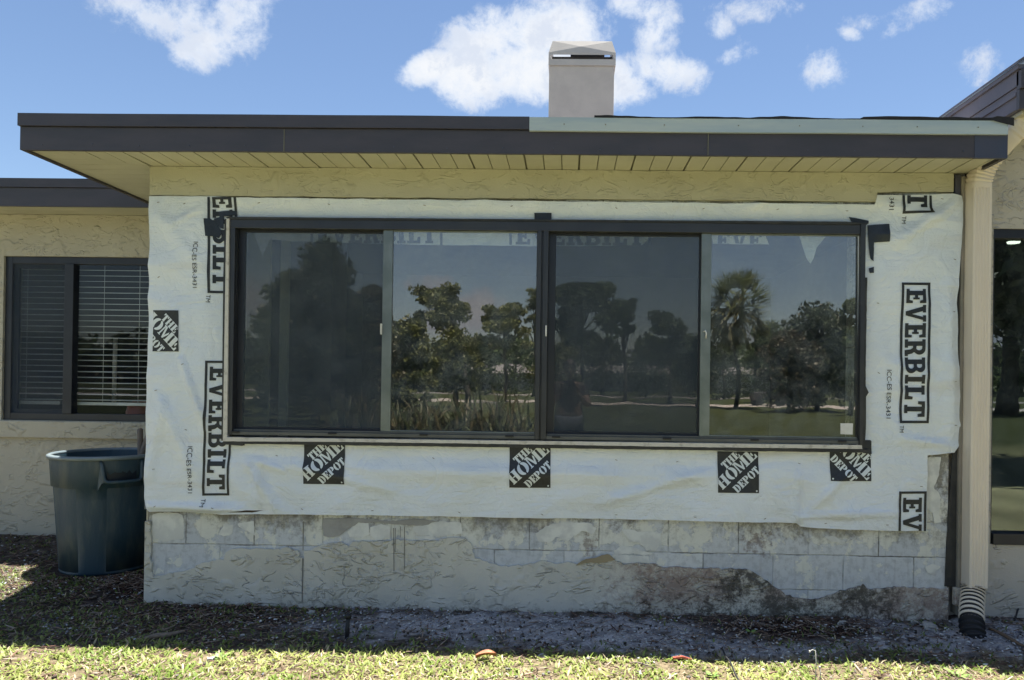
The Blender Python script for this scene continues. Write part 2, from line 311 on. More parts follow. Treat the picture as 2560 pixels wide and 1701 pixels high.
# ------------------------------------------------------------------ object helpers
def link(name, me, m, parent=None, smooth=False):
    o = bpy.data.objects.new(name, me); COL.objects.link(o)
    if m is not None:
        for mm in (m if isinstance(m, (list, tuple)) else [m]): me.materials.append(mm)
    if parent is not None: o.parent = parent
    if smooth: me.polygons.foreach_set('use_smooth', [True]*len(me.polygons))
    return o
def empty(name, label, cat, group=None, loc=(0, 0, 0)):
    o = bpy.data.objects.new(name, None); COL.objects.link(o); o.location = loc; o['label'] = label; o['category'] = cat
    o.empty_display_size = .1
    if group: o['group'] = group
    return o
def tag(o, label=None, cat=None, group=None, kind=None):
    if label: o['label'] = label
    if cat: o['category'] = cat
    if group: o['group'] = group
    if kind: o['kind'] = kind
    return o
class MB:
    def __init__(s): s.v = []; s.f = []; s.mi = []; s.cur = 0
    def add(s, vs, fs):
        b = len(s.v); s.v += [tuple(p) for p in vs]; s.f += [tuple(b+i for i in f) for f in fs]; s.mi += [s.cur]*len(fs); return s
    def box(s, x0, x1, y0, y1, z0, z1):
        return s.add([(x0, y0, z0), (x1, y0, z0), (x1, y1, z0), (x0, y1, z0), (x0, y0, z1), (x1, y0, z1), (x1, y1, z1), (x0, y1, z1)],
                     [(0, 3, 2, 1), (4, 5, 6, 7), (0, 1, 5, 4), (1, 2, 6, 5), (2, 3, 7, 6), (3, 0, 4, 7)])
    def prism(s, pts, y0, y1):      # polygon given as (x, z), extruded along Y
        n = len(pts); area = sum(pts[i][0]*pts[(i+1) % n][1]-pts[(i+1) % n][0]*pts[i][1] for i in range(n))
        if area < 0: pts = pts[::-1]
        tri = tessellate_polygon([[Vector((p[0], p[1], 0)) for p in pts]])
        vs = [(p[0], y0, p[1]) for p in pts]+[(p[0], y1, p[1]) for p in pts]; fs = []
        for a, b, c in tri:
            fs.append((a, b, c)); fs.append((a+n, c+n, b+n))
        for i in range(n): j = (i+1) % n; fs.append((i, j, j+n, i+n))
        return s.add(vs, fs)
    def tube(s, pts, r, seg=10, cap=True):
        pts = [Vector(p) for p in pts]; n = len(pts); rs = r if isinstance(r, (list, tuple)) else [r]*n; vs = []; fs = []; prev = None
        for i, p in enumerate(pts):
            d = (pts[min(i+1, n-1)]-pts[max(i-1, 0)]).normalized()
            if prev is None: u = d.orthogonal().normalized()
            else: u = (prev-d*prev.dot(d)).normalized()
            prev = u; v = d.cross(u)
            for k in range(seg): an = 2*math.pi*k/seg; vs.append(p+(u*math.cos(an)+v*math.sin(an))*rs[i])
        for i in range(n-1):
            for k in range(seg): k2 = (k+1) % seg; fs.append((i*seg+k, i*seg+k2, (i+1)*seg+k2, (i+1)*seg+k))
        if cap: fs.append(tuple(range(seg))[::-1]); fs.append(tuple((n-1)*seg+k for k in range(seg)))
        return s.add(vs, fs)
    def build(s, name, m, parent=None, smooth=False, bevel=0):
        me = bpy.data.meshes.new(name); me.from_pydata(s.v, [], s.f); me.update()
        if any(s.mi): 
            o = link(name, me, m, parent, smooth); me.polygons.foreach_set('material_index', s.mi)
        else: o = link(name, me, m, parent, smooth)
        bm = bmesh.new(); bm.from_mesh(me); bmesh.ops.recalc_face_normals(bm, faces=bm.faces); bm.to_mesh(me); bm.free()
        if bevel:
            md = o.modifiers.new('bevel', 'BEVEL'); md.width = bevel; md.segments = 2; md.limit_method = 'ANGLE'
        return o
def np_mesh(name, V, faces_flat, per, m, parent=None, tone=None):
    """fast mesh of equal faces; tone = colour per vertex"""
    me = bpy.data.meshes.new(name); n = len(V); nf = len(faces_flat)//per
    me.vertices.add(n); me.vertices.foreach_set('co', np.asarray(V, np.float32).ravel())
    me.loops.add(nf*per); me.loops.foreach_set('vertex_index', np.asarray(faces_flat, np.int32))
    me.polygons.add(nf); me.polygons.foreach_set('loop_start', np.arange(0, nf*per, per, dtype=np.int32))
    me.update(calc_edges=True); me.validate()
    if tone is not None:
        at = me.color_attributes.new('tone', 'FLOAT_COLOR', 'POINT'); c = np.ones((n, 4), np.float32); c[:, :3] = tone; at.data.foreach_set('color', c.ravel())
    return link(name, me, m, parent)

# flat outlines laid on a surface: triangulate, cut by a grid so the sheet can follow wrinkles
def sheet_bm(loops_list, cell=None, clip=None):
    bm = bmesh.new()
    for loops in loops_list:
        allp = [p for lp in loops for p in lp]
        vs = [bm.verts.new((p[0], p[1], 0)) for p in allp]
        for t in tessellate_polygon([[Vector((p[0], p[1], 0)) for p in lp] for lp in loops]):
            try: bm.faces.new([vs[i] for i in t])
            except ValueError: pass
    bmesh.ops.recalc_face_normals(bm, faces=bm.faces)
    for f in bm.faces:
        if f.normal.z < 0: f.normal_flip()
    if clip:
        for co, no in clip:
            bmesh.ops.bisect_plane(bm, geom=bm.verts[:]+bm.edges[:]+bm.faces[:], plane_co=(co[0], co[1], 0), plane_no=(no[0], no[1], 0), clear_outer=True)
    if cell and bm.verts:
        for ax in (0, 1):
            lo = min(v.co[ax] for v in bm.verts); hi = max(v.co[ax] for v in bm.verts)
            k = math.ceil((lo+1e-5)/cell)
            while k*cell < hi-1e-5:
                co = [0, 0, 0]; no = [0, 0, 0]; co[ax] = k*cell; no[ax] = 1
                bmesh.ops.bisect_plane(bm, geom=bm.verts[:]+bm.edges[:]+bm.faces[:], plane_co=co, plane_no=no); k += 1
    return bm
def sheet(name, loops_list, m, parent, fn, cell=None, clip=None, smooth=True, thick=0):
    bm = sheet_bm(loops_list, cell, clip)
    for v in bm.verts: v.co = fn(v.co.x, v.co.y)
    if thick:
        r = bmesh.ops.extrude_face_region(bm, geom=bm.faces[:])
        for e_ in r['geom']:
            if isinstance(e_, bmesh.types.BMVert): e_.co.y -= thick
        bmesh.ops.recalc_face_normals(bm, faces=bm.faces)
    me = bpy.data.meshes.new(name); bm.to_mesh(me); bm.free()
    return link(name, me, m, parent, smooth and not thick)
def D(pts, Y=0.0): return [((p := U(x, y, Y)).x, p.z) for x, y in pts]      # photograph places -> (x, z) on a wall plane
def rough_line(pts, step=.02, amp=.006, seed=0, closed=False):
    out = []; n = len(pts)
    for i in range(n if closed else n-1):
        a = pts[i]; b = pts[(i+1) % n]; L = math.hypot(b[0]-a[0], b[1]-a[1]); k = max(1, int(L/step))
        for j in range(k):
            t_ = j/k; x = a[0]+(b[0]-a[0])*t_; y = a[1]+(b[1]-a[1])*t_
            out.append((x+noise.noise((x*31, y*31, seed))*amp, y+noise.noise((x*31, y*31, seed+9))*amp+noise.noise((x*90, y*90, seed))*amp*.5))
    if not closed: out.append(pts[-1])
    return out

# ================================================================== GROUND
def gz(x, y):
    b = 0.0
    dcan = math.hypot(x+3.09, y-.63)
    if dcan < .75: k_ = min(1, max(0, (.75-dcan)/.35)); return (1-k_)*gz0(x, y)+k_*(.052+.004*noise.noise((x*9, y*9, 5)))
    return gz0(x, y)
def gz0(x, y):
    b = 0.0
    if x < -2.0: b += .11*max(0, min(1, (y+.1)/1.3))*min(1, (-2.0-x)/.5)
    n_ = .016*noise.noise((x*2.3, y*2.3, 3))+.012*noise.noise((x*9, y*9, 5)) + .008*noise.noise((x*27, y*27, 8))
    if y < -1.6: b -= .0
    return b + n_
def bump2(x, y, c): return sum(a_*math.exp(-((x-cx)/rx)**2-((y-cy)/ry)**2) for cx, cy, rx, ry, a_ in c)
SAND = [(-1.35, -.32, .35, .12, .7), (.2, -.2, .9, .12, .6), (1.0, -.62, .5, .1, .7), (2.2, -.35, .6, .25, .8), (-.9, -.22, .55, .2, 1.1), (-.1, -.3, .7, .25, 1), (.5, -.45, .6, .22, .9), (-.3, -.62, 1.0, .1, .35), (.75, -.75, .35, .16, 1.1), (2.7, -.3, .5, .3, .9), (1.75, -.45, .5, .18, .5), (1.9, -.08, .4, .12, .4)]
DARK = [(1.25, -.22, .5, .2, 1.2), (-1.8, -.25, .9, .22, .7), (-2.7, .45, .8, .5, 1.2), (1.9, -.6, .3, .1, .4)]
def soil_tone(x, y):
    n1 = noise.noise((x*3.1, y*3.1, 1)); n2 = noise.noise((x*11, y*11, 2)); n3 = noise.noise((x*37, y*37, 4))
    soil = np.array((.15, .125, .105)); sand = np.array((.54, .53, .56)); dark = np.array((.05, .032, .026)); lawn = np.array((.30, .24, .15))
    s = max(0, min(1, (bump2(x, y, SAND)+n1*.8+n2*.9+n3*.3-.35)*1.8)); d = max(0, min(1, (bump2(x, y, DARK)+n1*.4+n2*.4-.2)*1.5))
    c = soil*(1-s)+sand*s; c = c*(1-d)+dark*d
    g = max(0, min(1, (-.62+.05*x*.3-y+.14*n1+.1*n2)/.1))
    c = c*(1-g)+lawn*g
    if y < -1.8: far = min(1, (-1.8-y)/.6); c = c*(1-far)+np.array((.27, .265, .15))*far; q = min(1, max(0, (-8.5-y)/3)); c = c*(1-q)+np.array((.040, .050, .020))*q  # lawn tone set for light: pale nearby to bounce, darkened far for the mirror
    return c*(1+.7*n3+.35*n2)
xs = np.concatenate([[-400, -200, -90, -40, -20, -12, -8, -6.5], np.arange(-5.4, 4.2, .04), [4.6, 5.5, 7, 10, 16, 30, 60, 120, 250, 400]])
ys = np.concatenate([[-400, -320, -250, -150, -90, -60, -40, -28, -20, -14, -10, -8, -6, -4.5, -3.5, -2.6, -2.1], np.arange(-1.8, 1.5, .04), [1.8, 2.5, 4, 7, 12, 30, 90, 300]])
nx, ny = len(xs), len(ys)
V = np.array([(x, y, gz(x, y) if (-6 < x < 5 and -2 < y < 2) else 0) for y in ys for x in xs])
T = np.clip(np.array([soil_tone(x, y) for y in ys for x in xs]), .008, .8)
idx = np.arange(nx*ny).reshape(ny, nx)
Fq = np.stack([idx[:-1, :-1], idx[:-1, 1:], idx[1:, 1:], idx[1:, :-1]], -1).reshape(-1)
def groundmat():
    m = bpy.data.materials.new('soil'); m.use_nodes = True; t = NT(m.node_tree); bs = m.node_tree.nodes['Principled BSDF']
    co = t.n('ShaderNodeTexCoord').outputs['Object']; c = t.n('ShaderNodeVertexColor', layer_name='tone').outputs[0]
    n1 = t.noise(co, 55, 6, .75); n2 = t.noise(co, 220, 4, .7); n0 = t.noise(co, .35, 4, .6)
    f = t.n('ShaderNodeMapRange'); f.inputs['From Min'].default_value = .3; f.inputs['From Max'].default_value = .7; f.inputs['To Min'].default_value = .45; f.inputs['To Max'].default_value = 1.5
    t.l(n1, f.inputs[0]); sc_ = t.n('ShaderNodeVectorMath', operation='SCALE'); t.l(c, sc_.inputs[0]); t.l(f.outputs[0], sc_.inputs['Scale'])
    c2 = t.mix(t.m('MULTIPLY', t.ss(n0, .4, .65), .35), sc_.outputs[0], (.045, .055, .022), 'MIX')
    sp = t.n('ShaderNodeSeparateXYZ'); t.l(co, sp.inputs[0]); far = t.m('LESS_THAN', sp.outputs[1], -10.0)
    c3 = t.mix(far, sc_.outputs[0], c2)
    t.l(c3, bs.inputs['Base Color']); bs.inputs['Roughness'].default_value = 1; bs.inputs['Specular IOR Level'].default_value = .1
    bn = t.n('ShaderNodeBump'); bn.inputs['Strength'].default_value = 1; bn.inputs['Distance'].default_value = .02
    t.l(t.m('ADD', n1, t.m('MULTIPLY', n2, .4)), bn.inputs['Height']); t.l(bn.outputs[0], bs.inputs['Normal']); return m
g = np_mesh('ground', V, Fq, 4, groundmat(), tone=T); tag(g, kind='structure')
g.data.polygons.foreach_set('use_smooth', [True]*len(g.data.polygons))

# ================================================================== HOUSE
house = empty('house', 'cream stucco house with flat dark edged roof, its lower wall stripped to bare concrete block', 'house')
ZS = 2.585; ZT = 2.77; ZL = 2.699           # soffit, top of roof edge, step between the two fascia bands
XL, XR = -3.016, 2.33; YF = -.35            # roof edge
CL, CR = -2.47, 2.215                       # corners of the projecting wall
WX0, WX1, WZ0, WZ1 = -2.0, 1.69, .985, 2.285  # window opening
# concrete block wall with the window opening
mb = MB()
mb.box(CL, WX0, 0, .2, -.3, ZS-.004); mb.box(WX1, CR, 0, .2, -.3, ZS-.004)
mb.box(WX0, WX1, 0, .2, -.3, WZ0); mb.box(WX0, WX1, 0, .2, WZ1, ZS-.004)
mb.box(CL, CL+.2, .2, 1.3, -.3, ZS-.004)
mb.build('wall', M['block'], house)
# stucco still clinging to the lower wall, broken top edge traced
def z3(x, y): return ((300+x*.39831)/K, (1080+y*.39831)/K)
def z4(x, y): return ((1200+x*.39831)/K, (1080+y*.39831)/K)
def z2(x, y): return ((2060+x*.41527)/K, (1050+y*.41527)/K)
top = [z3(*p) for p in [(196, 560), (205, 700), (200, 800), (215, 905), (260, 900), (330, 885), (420, 870), (470, 850), (520, 820), (600, 805), (650, 790), (690, 740), (760, 728), (900, 735), (1050, 728), (1125, 742), (1128, 790), (1162, 790), (1165, 745), (1230, 728), (1280, 700), (1400, 690), (1440, 715), (1460, 690), (1500, 680), (1600, 685), (1750, 675), (1850, 685), (1950, 680), (2060, 665), (2160, 660), (2200, 700), (2230, 790), (2260, 800)]]
top += [z4(*p) for p in [(60, 825), (180, 840), (300, 830), (400, 805), (480, 825), (560, 820), (620, 830), (680, 795), (760, 800), (840, 800), (900, 830), (1000, 820), (1100, 830), (1150, 850), (1500, 855), (1690, 860), (1750, 900), (1830, 960), (1920, 1020), (2000, 1045), (2080, 1050), (2160, 1035), (2240, 1005), (2310, 985)]]
top += [z2(*p) for p in [(235, 988), (260, 1015), (420, 1006), (600, 1010), (720, 1015), (805, 1008)]]
tp = D(top); tp = [(CL-.012, tp[0][1])]+tp[:-1]+[(CR+.0, tp[-1][1])]
loop = rough_line(tp, .018, .012, 3)+[(CR, -.25), (CL-.012, -.25)]
sheet('stucco', [[loop]], M['stucco_low'], house, lambda x, y: Vector((x, -.001, y)), thick=.016)
mb = MB(); mb.box(CL-.0125, CL-.002, -.002, 1.3, -.25, .56); mb.build('side_stucco', M['stucco'], house)
# grout drips over the stucco
mb = MB()
for (x0, y0, x1, y1, wd) in [(1158, 560, 1156, 740, 7), (1155, 790, 1150, 1062, 9), (1722, 600, 1724, 870, 5), (1733, 600, 1732, 750, 4), (1790, 590, 1789, 860, 5), (1765, 590, 1765, 660, 4)]:
    a_ = D([z3(x0-wd/2, y0), z3(x0+wd/2, y0), z3(x1+wd/4, y1), z3(x1-wd/4, y1)]); mb = MB(); mb.prism(a_, -.0205, -.0172); mb.build('grout_drip', M['stain'], house)
# cream paint flakes and a mortar smear left on the blocks
fl = [[z3(*p) for p in q] for q in [
 [(205, 520), (290, 505), (390, 515), (405, 600), (400, 665), (340, 680), (270, 690), (235, 670), (205, 690)],
 [(620, 640), (660, 575), (715, 585), (700, 640), (650, 660)], [(740, 575), (840, 560), (850, 650), (800, 625), (750, 600)],
 [(1430, 620), (1500, 560), (1560, 575), (1570, 640), (1520, 665), (1440, 660)], [(1575, 600), (1640, 575), (1700, 600), (1690, 660), (1610, 680), (1575, 650)],
 [(1840, 600), (1900, 570), (2010, 560), (2140, 570), (2150, 640), (1990, 655), (1870, 650)], [(1850, 655), (1960, 650), (2000, 680), (1900, 690)]]]
fl += [[z4(*p) for p in q] for q in [
 [(345, 640), (420, 590), (520, 565), (680, 570), (735, 610), (700, 640), (640, 620), (600, 650), (540, 690), (480, 660), (430, 700), (370, 690)],
 [(1000, 640), (1060, 625), (1130, 640), (1140, 700), (1100, 740), (1040, 735), (1005, 700)], [(840, 745), (880, 715), (960, 725), (1080, 760), (1070, 772), (850, 765)],
 [(890, 610), (960, 615), (1060, 640), (1000, 690), (940, 690)], [(800, 770), (880, 765), (1060, 780), (1060, 815), (900, 825), (840, 800)], [(2160, 655), (2230, 660), (2290, 690), (2280, 705), (2190, 680)]]]
fl += [[z2(*p) for p in q] for q in [[(608, 225), (700, 225), (690, 330), (660, 400), (700, 470), (690, 560), (700, 620), (660, 620), (650, 550), (612, 540)], [(605, 880), (650, 865), (700, 880), (660, 930), (620, 920)]]]
lo_ = [[rough_line(D(q), .012, .009, i, True)] for i, q in enumerate(fl)]
for i, q in enumerate(lo_): sheet('paint_flake', [q], M['flake'], house, lambda x, y, i=i: Vector((x, -.0006-i*.0003, y)), thick=.002)
sm = [z3(*p) for p in [(1270, 545), (1500, 540), (1700, 560), (1850, 545), (2000, 560), (1900, 590), (1720, 580), (1640, 570), (1500, 570), (1430, 610), (1380, 650), (1310, 665), (1280, 650)]]
sheet('mortar_smear', [[rough_line(D(sm), .012, .006, 40, True)]], M['mortar'], house, lambda x, y: Vector((x, -.0009, y)), thick=.005)
sm = [z4(*p) for p in [(600, 830), (640, 800), (720, 785), (800, 760), (850, 795), (780, 815), (700, 815)]]
sheet('mortar_smear', [[rough_line(D(sm), .012, .006, 41, True)]], mat('tan_mortar', (.34, .28, .17), rough=.9), house, lambda x, y: Vector((x, -.018, y)), thick=.004)
# stucco frieze under the soffit, with its step at the right
zf = [U(352, 453).z, U(2012, 467).z, U(2020, 445).z]; xs_ = U(2017, 455).x
fz = rough_line([(CL-.014, zf[0]), (-.5, (zf[0]*.6+zf[1]*.4)), (xs_, zf[1]), (xs_+.004, zf[2]), (U(2193, 445).x, zf[2]+.004)], .05, .004, 8)
loop = [(CL-.014, ZS-.003)]+fz+[(U(2193, 445).x, ZS-.003)]
sheet('frieze', [[loop]], M['frieze'], house, lambda x, y: Vector((x, -.001, y)), thick=.022)
# soffit boards: front run of short boards, mitred to boards running along the left overhang
mb = MB(); bw = .1016; x = -2.43
def board(pts, z):      # a convex plan polygon, shallow board
    n = len(pts); c = Vector((sum(p[0] for p in pts)/n, sum(p[1] for p in pts)/n, 0)); vs = []
    mb.add([(p[0], p[1], z) for p in pts]+[(p[0], p[1], z+.008) for p in pts], [tuple(range(n)), tuple(range(n, 2*n))[::-1]]+[(i, (i+1) % n, (i+1) % n+n, i+n) for i in range(n)])
gp = .005
xm0, xm1 = -3.0, CL-.0                       # mitre from outer corner to wall corner
def mit(y): return xm0+(xm1+.0-xm0)*((y-YF)/(0-YF))
k = 0; x = XL+.02
while x < XR-.04:
    x2 = min(x+bw-gp*(2.2 if k % 3 == 2 else 1), XR-.03)
    ya = YF+.012; yb = -.001
    if x2 > CL or x > CL: 
        if x < CL: board([(x, ya), (x2, ya), (x2, yb), (CL, yb)] if x > mit(ya) else [(x, ya), (x2, ya), (x2, yb)], ZS)
        else: board([(x, ya), (x2, ya), (x2, yb), (x, yb)], ZS)
    else:
        yy = lambda q: YF+(q-xm0)/(xm1-xm0)*(-YF)
        y1_, y2_ = max(ya+.001, yy(x)), max(ya+.002, yy(x2))
        board([(x, ya), (x2, ya), (x2, y2_-.002), (x, y1_-.002)], ZS)
    x += bw; k += 1
y = YF+.012; 
while y < 1.28:
    y2 = min(y+bw-gp, 1.29)
    if y2 <= 0: board([(XL+.012, y), (mit(y)-.004, y), (mit(y2)-.004, y2), (XL+.012, y2)], ZS+.0008)
    elif y < 0: board([(XL+.012, y), (mit(y)-.004, y), (CL-.016, 0), (CL-.016, y2), (XL+.012, y2)], ZS+.0008)
    else: board([(XL+.012, y), (CL-.014, y), (CL-.014, y2), (XL+.012, y2)], ZS+.0008)
    y += bw
mb.build('soffit', M['soffit'], house)
mb = MB(); mb.box(XL+.01, XR-.01, YF+.008, 1.3, ZS+.012, ZS+.02); mb.build('soffit_backing', M['groove'], house)
# dark fascia: two bands, side return, pale exposed strip at the right
def wav(x0, x1, y0, y1, z0, z1, m, name, amp=.0018, zt=None):
    mb = MB(); n = 60
    vs = []; fs = []
    for i in range(n+1):
        xx = x0+(x1-x0)*i/n; dz = noise.noise((xx*1.7, z1, 1))*amp; dy = noise.noise((xx*1.1, z0, 5))*amp*1.5
        vs += [(xx, y0+dy, z0+dz), (xx, y0+dy, z1+dz), (xx, y1, z1+dz), (xx, y1, z0+dz)]
    for i in range(n):
        b = i*4
        for q in range(4): r = (q+1) % 4; fs.append((b+q, b+4+q, b+4+r, b+r))
    fs += [(0, 1, 2, 3), (n*4, n*4+3, n*4+2, n*4+1)]
    mb.add(vs, fs); return mb.build(name, m, house)
xp = U(1220, 295, YF).x; xb = U(2246, 335, YF).x
wav(XL, xb, YF, YF+.02, ZS-.012, ZL, M['fascia'], 'fascia')
wav(xb, XR, YF-.003, YF+.02, ZS-.014, ZL+.002, M['fascia_blue'], 'fascia_end_piece')
wav(XL-.006, xp, YF-.014, YF+.02, ZL+.003, ZT, M['fascia'], 'fascia_cap')
zc = [U(1220, 313, YF).z, U(1220, 281, YF).z]
wav(xp+.001, XR-.008, YF-.018, YF+.02, ZL-.006, ZT-.004, M['pale'], 'exposed_trim_board')
mb = MB(); mb.box(XL-.002, XL+.018, YF+.02, 1.6, ZS-.012, ZL); mb.box(XL-.016, XL+.018, YF-.014+.034, 1.6, ZL+.003, ZT); mb.build('side_fascia', M['fascia'], house)
mb = MB(); mb.box(XR-.02, XR, YF+.02, 0.04, ZS-.014, ZL+.06); mb.build('side_fascia', M['fascia'], house)
mb = MB()                                    # ragged underlay peeping over the right half of the roof edge
n = 120
for i in range(n):
    xx = xp+.35+(XR-xp-.35)*i/n; xx2 = xx+(XR-xp-.35)/n
    h1 = max(0, .004+.011*noise.noise((xx*3.1, 0, 0))+.006*noise.noise((xx*11, 3, 0))+(.008 if xx > 1.55 else 0)); h2 = max(0, .004+.011*noise.noise((xx2*3.1, 0, 0))+.006*noise.noise((xx2*11, 3, 0))+(.008 if xx2 > 1.55 else 0))
    mb.add([(xx, YF-.02, ZT-.003), (xx2, YF-.02, ZT-.003), (xx2, YF-.02, ZT+h2), (xx, YF-.02, ZT+h1), (xx, YF+.06, ZT+.0), (xx2, YF+.06, ZT+.0), (xx2, YF+.06, ZT+h2), (xx, YF+.06, ZT+h1)], [(0, 1, 2, 3), (3, 2, 6, 7), (4, 7, 6, 5)])
mb.add([(XR-.1, YF-.024, ZT-.004), (XR+.0, YF-.024, ZT-.03), (XR+.02, YF-.024, ZT-.035), (XR+.02, YF-.024, ZT+.01), (XR-.07, YF-.024, ZT+.018), (XR-.1, YF-.022, ZT+.008)], [(0, 1, 2, 3, 4, 5)])
mb.build('roof_underlay', M['felt'], house)
mb = MB(); mb.box(XL+.0, XR-.001, YF+.021, 1.601, ZL+.01, ZT-.006); mb.box(-9, XR-.001, 1.602, 8, ZL+.01, ZT-.006); mb.build('roof', M['roof'], house)
for px_, yb_, yt_ in ((1632, 0, 0), (655, 0, 0)):
    xx = U(px_, 330, YF).x; mb = MB(); mb.box(xx-.0015, xx+.0015, YF-.004, YF+.001, ZS-.011, ZL-.002); mb.build('fascia_seam', M['groove'], house)
for px_ in range(90, 2300, 118):
    xx = U(px_, 330, YF).x+.02*math.sin(px_); zz_ = ZS+.018+.004*math.sin(px_*3); mb = MB(); mb.tube([(xx, YF-.0045, zz_), (xx, YF+.001, zz_)], .0034, 8); mb.build('nail_head', M['fascia_blue'], house)
for px_, z_ in ((1300, 0), (1395, 0), (1530, 0), (1700, 0), (1840, 0), (1985, 0), (2110, 0), (2250, 0)):
    xx = U(px_, 300, YF).x; mb = MB(); mb.tube([(xx, YF-.0215, ZL+.03), (xx, YF-.015, ZL+.03)], .0032, 8); mb.build('nail_head', M['trim'], house)
# left wing: fascia, soffit, frieze, wall, sill
WY = 1.3; WF = .95
mb = MB(); mb.box(-9, XL-.003, WF, WF+.02, ZS-.02, ZL); mb.build('wing_fascia', M['fascia'], house)
mb = MB(); mb.box(-9, XL-.017, WF-.012, WF+.02, ZL+.003, ZT-.004); mb.box(-9, XL-.018, WF+.021, 1.6, ZL+.01, ZT-.01); mb.build('wing_fascia_cap', M['fascia'], house)
mb = MB()
yy_ = WF+.022
while yy_ < WY-.02: mb.box(-9, XL-.004, yy_, min(yy_+.098, WY-.001), ZS-.002, ZS+.006); yy_ += .1016
mb.build('wing_soffit', M['soffit'], house)
wzt, wzb = U(5, 590, WY).z, U(5, 968, WY).z; wxl = U(6, 780, WY).x
mb = MB(); mb.box(-9, wxl, WY, WY+.2, -.2, ZS-.004); mb.box(wxl, CL+.2, WY, WY+.2, wzt, ZS-.004); mb.box(wxl, CL+.2, WY, WY+.2, -.2, wzb)
mb.build('wing_wall', M['stucco'], house)
zs2 = U(100, 1009, WY).z
mb = MB(); mb.box(wxl-.03, CL-.02, WY-.035, WY+.001, zs2, wzb-.004); mb.build('window_sill', M['stucco'], house, bevel=.006)
# wing window with its frame and panes
fr = MB(); wt = .055
x1 = CL-.013
fr.box(wxl, wxl+wt, WY+.02, WY+.08, wzb, wzt); fr.box(wxl+wt, x1, WY+.02, WY+.08, wzt-wt, wzt); fr.box(wxl+wt, x1, WY+.02, WY+.08, wzb, wzb+wt)
xm = U(145, 780, WY).x; xm2 = U(166, 780, WY).x
fr.box(xm, xm2, WY+.005, WY+.075, wzb+wt, wzt-wt)
ww = fr.build('wing_window', M['dark_frame'], house, bevel=.003)
mb = MB(); mb.box(wxl+wt, wxl+wt+.03, WY+.05, WY+.07, wzb+wt, wzt-wt); mb.box(wxl+wt+.03, xm, WY+.05, WY+.07, wzt-wt-.03, wzt-wt); mb.box(wxl+wt+.03, xm, WY+.05, WY+.07, wzb+wt, wzb+wt+.03); mb.build('sash', M['dark_frame'], ww)
mb = MB(); mb.box(wxl+wt+.03, xm, WY+.058, WY+.062, wzb+wt+.03, wzt-wt-.03); mb.build('pane', M['glass_wing'], ww)
mb = MB(); mb.box(xm2, x1, WY+.04, WY+.044, wzb+wt, wzt-wt); mb.build('pane', M['glass_wing'], ww)
mb = MB(); mb.box(wxl+wt, xm, WY+.026, WY+.028, wzb+wt, wzt-wt); mb.build('insect_screen', M['screen'], ww)
# room behind the wing window
mb = MB(); mb.box(-9, CL+.2, WY+2.2, WY+2.3, -.1, 2.6); mb.box(-9, CL+.2, WY+.2, WY+2.2, -.12, -.02); mb.box(-9, CL+.2, WY+.2, WY+2.2, 2.56, 2.65); mb.box(CL+.1, CL+.2, WY+.2, WY+2.2, 0, 2.5)
mb.build('interior', M['inside_dark'], house)
# projecting room behind the big window
mb = MB(); mb.box(CL+.2, 2.6, 3.4, 3.5, -.1, 2.6); mb.box(2.1, 2.2, .2, 3.4, -.1, 2.6); mb.box(CL+.2, CL+.3, .2, 3.4, -.1, 2.6); mb.box(CL+.3, 2.1, .2, 3.4, 2.45, 2.55)
mb.build('interior', M['inside'], house)
mb = MB(); mb.box(CL+.3, 2.1, .2, 3.4, -.1, -.02); mb.build('interior_floor', M['floor'], house)
mb = MB()                                    # tall panels standing inside at the left of the big window
for (xa, xb_, yy, ky) in [(556, 622, .42, 0), (622, 645, .55, 1), (645, 665, .5, 0), (765, 800, .8, 1)]:
    pa = U(xa, 700, yy).x; pb = U(xb_, 700, yy).x; mb.cur = ky; mb.box(pa, pb-.003, yy, yy+.03, -.02, 2.4)
mb.build('interior_panel', [M['inside_olive'], M['inside_dark']], house)
# ---- the big four panel sliding window
def wx(px, Y=-.02): return U(px, 760, Y).x
def wz(py, Y=-.02): return U(1250, py, Y).z
A0, A1 = wx(523), wx(1987); B1 = wz(508); B0 = wz(1013)
fr = MB(); y0, y1 = -.035, .05
hd = wz(534); sl_ = wz(1000)
fr.box(A0, A1, y0, y1, hd, B1)                                # head
fr.box(A0, wx(541), y0, y1, B0+.0, hd); fr.box(wx(1980), A1, y0, y1, B0, hd)     # jambs
fr.box(wx(1236), wx(1246), y0-.004, y1, B0, hd); fr.box(wx(1250), wx(1262), y0-.002, y1, B0, hd); fr.box(wx(1246), wx(1250), y0+.01, y1, B0, hd)
win = fr.build('window', M['frame'], house, bevel=.002)
mb = MB(); mb.box(wx(541), wx(1236), y0+.002, y1, B0, sl_-.012); mb.box(wx(541), wx(1236), y0+.014, y1, sl_-.012, sl_)
mb.box(wx(1262), wx(1980), y0+.002, y1, B0, sl_-.012); mb.box(wx(1262), wx(1980), y0+.014, y1, sl_-.012, sl_)
mb.build('sill_track', M['frame_sill'], win, bevel=.002)
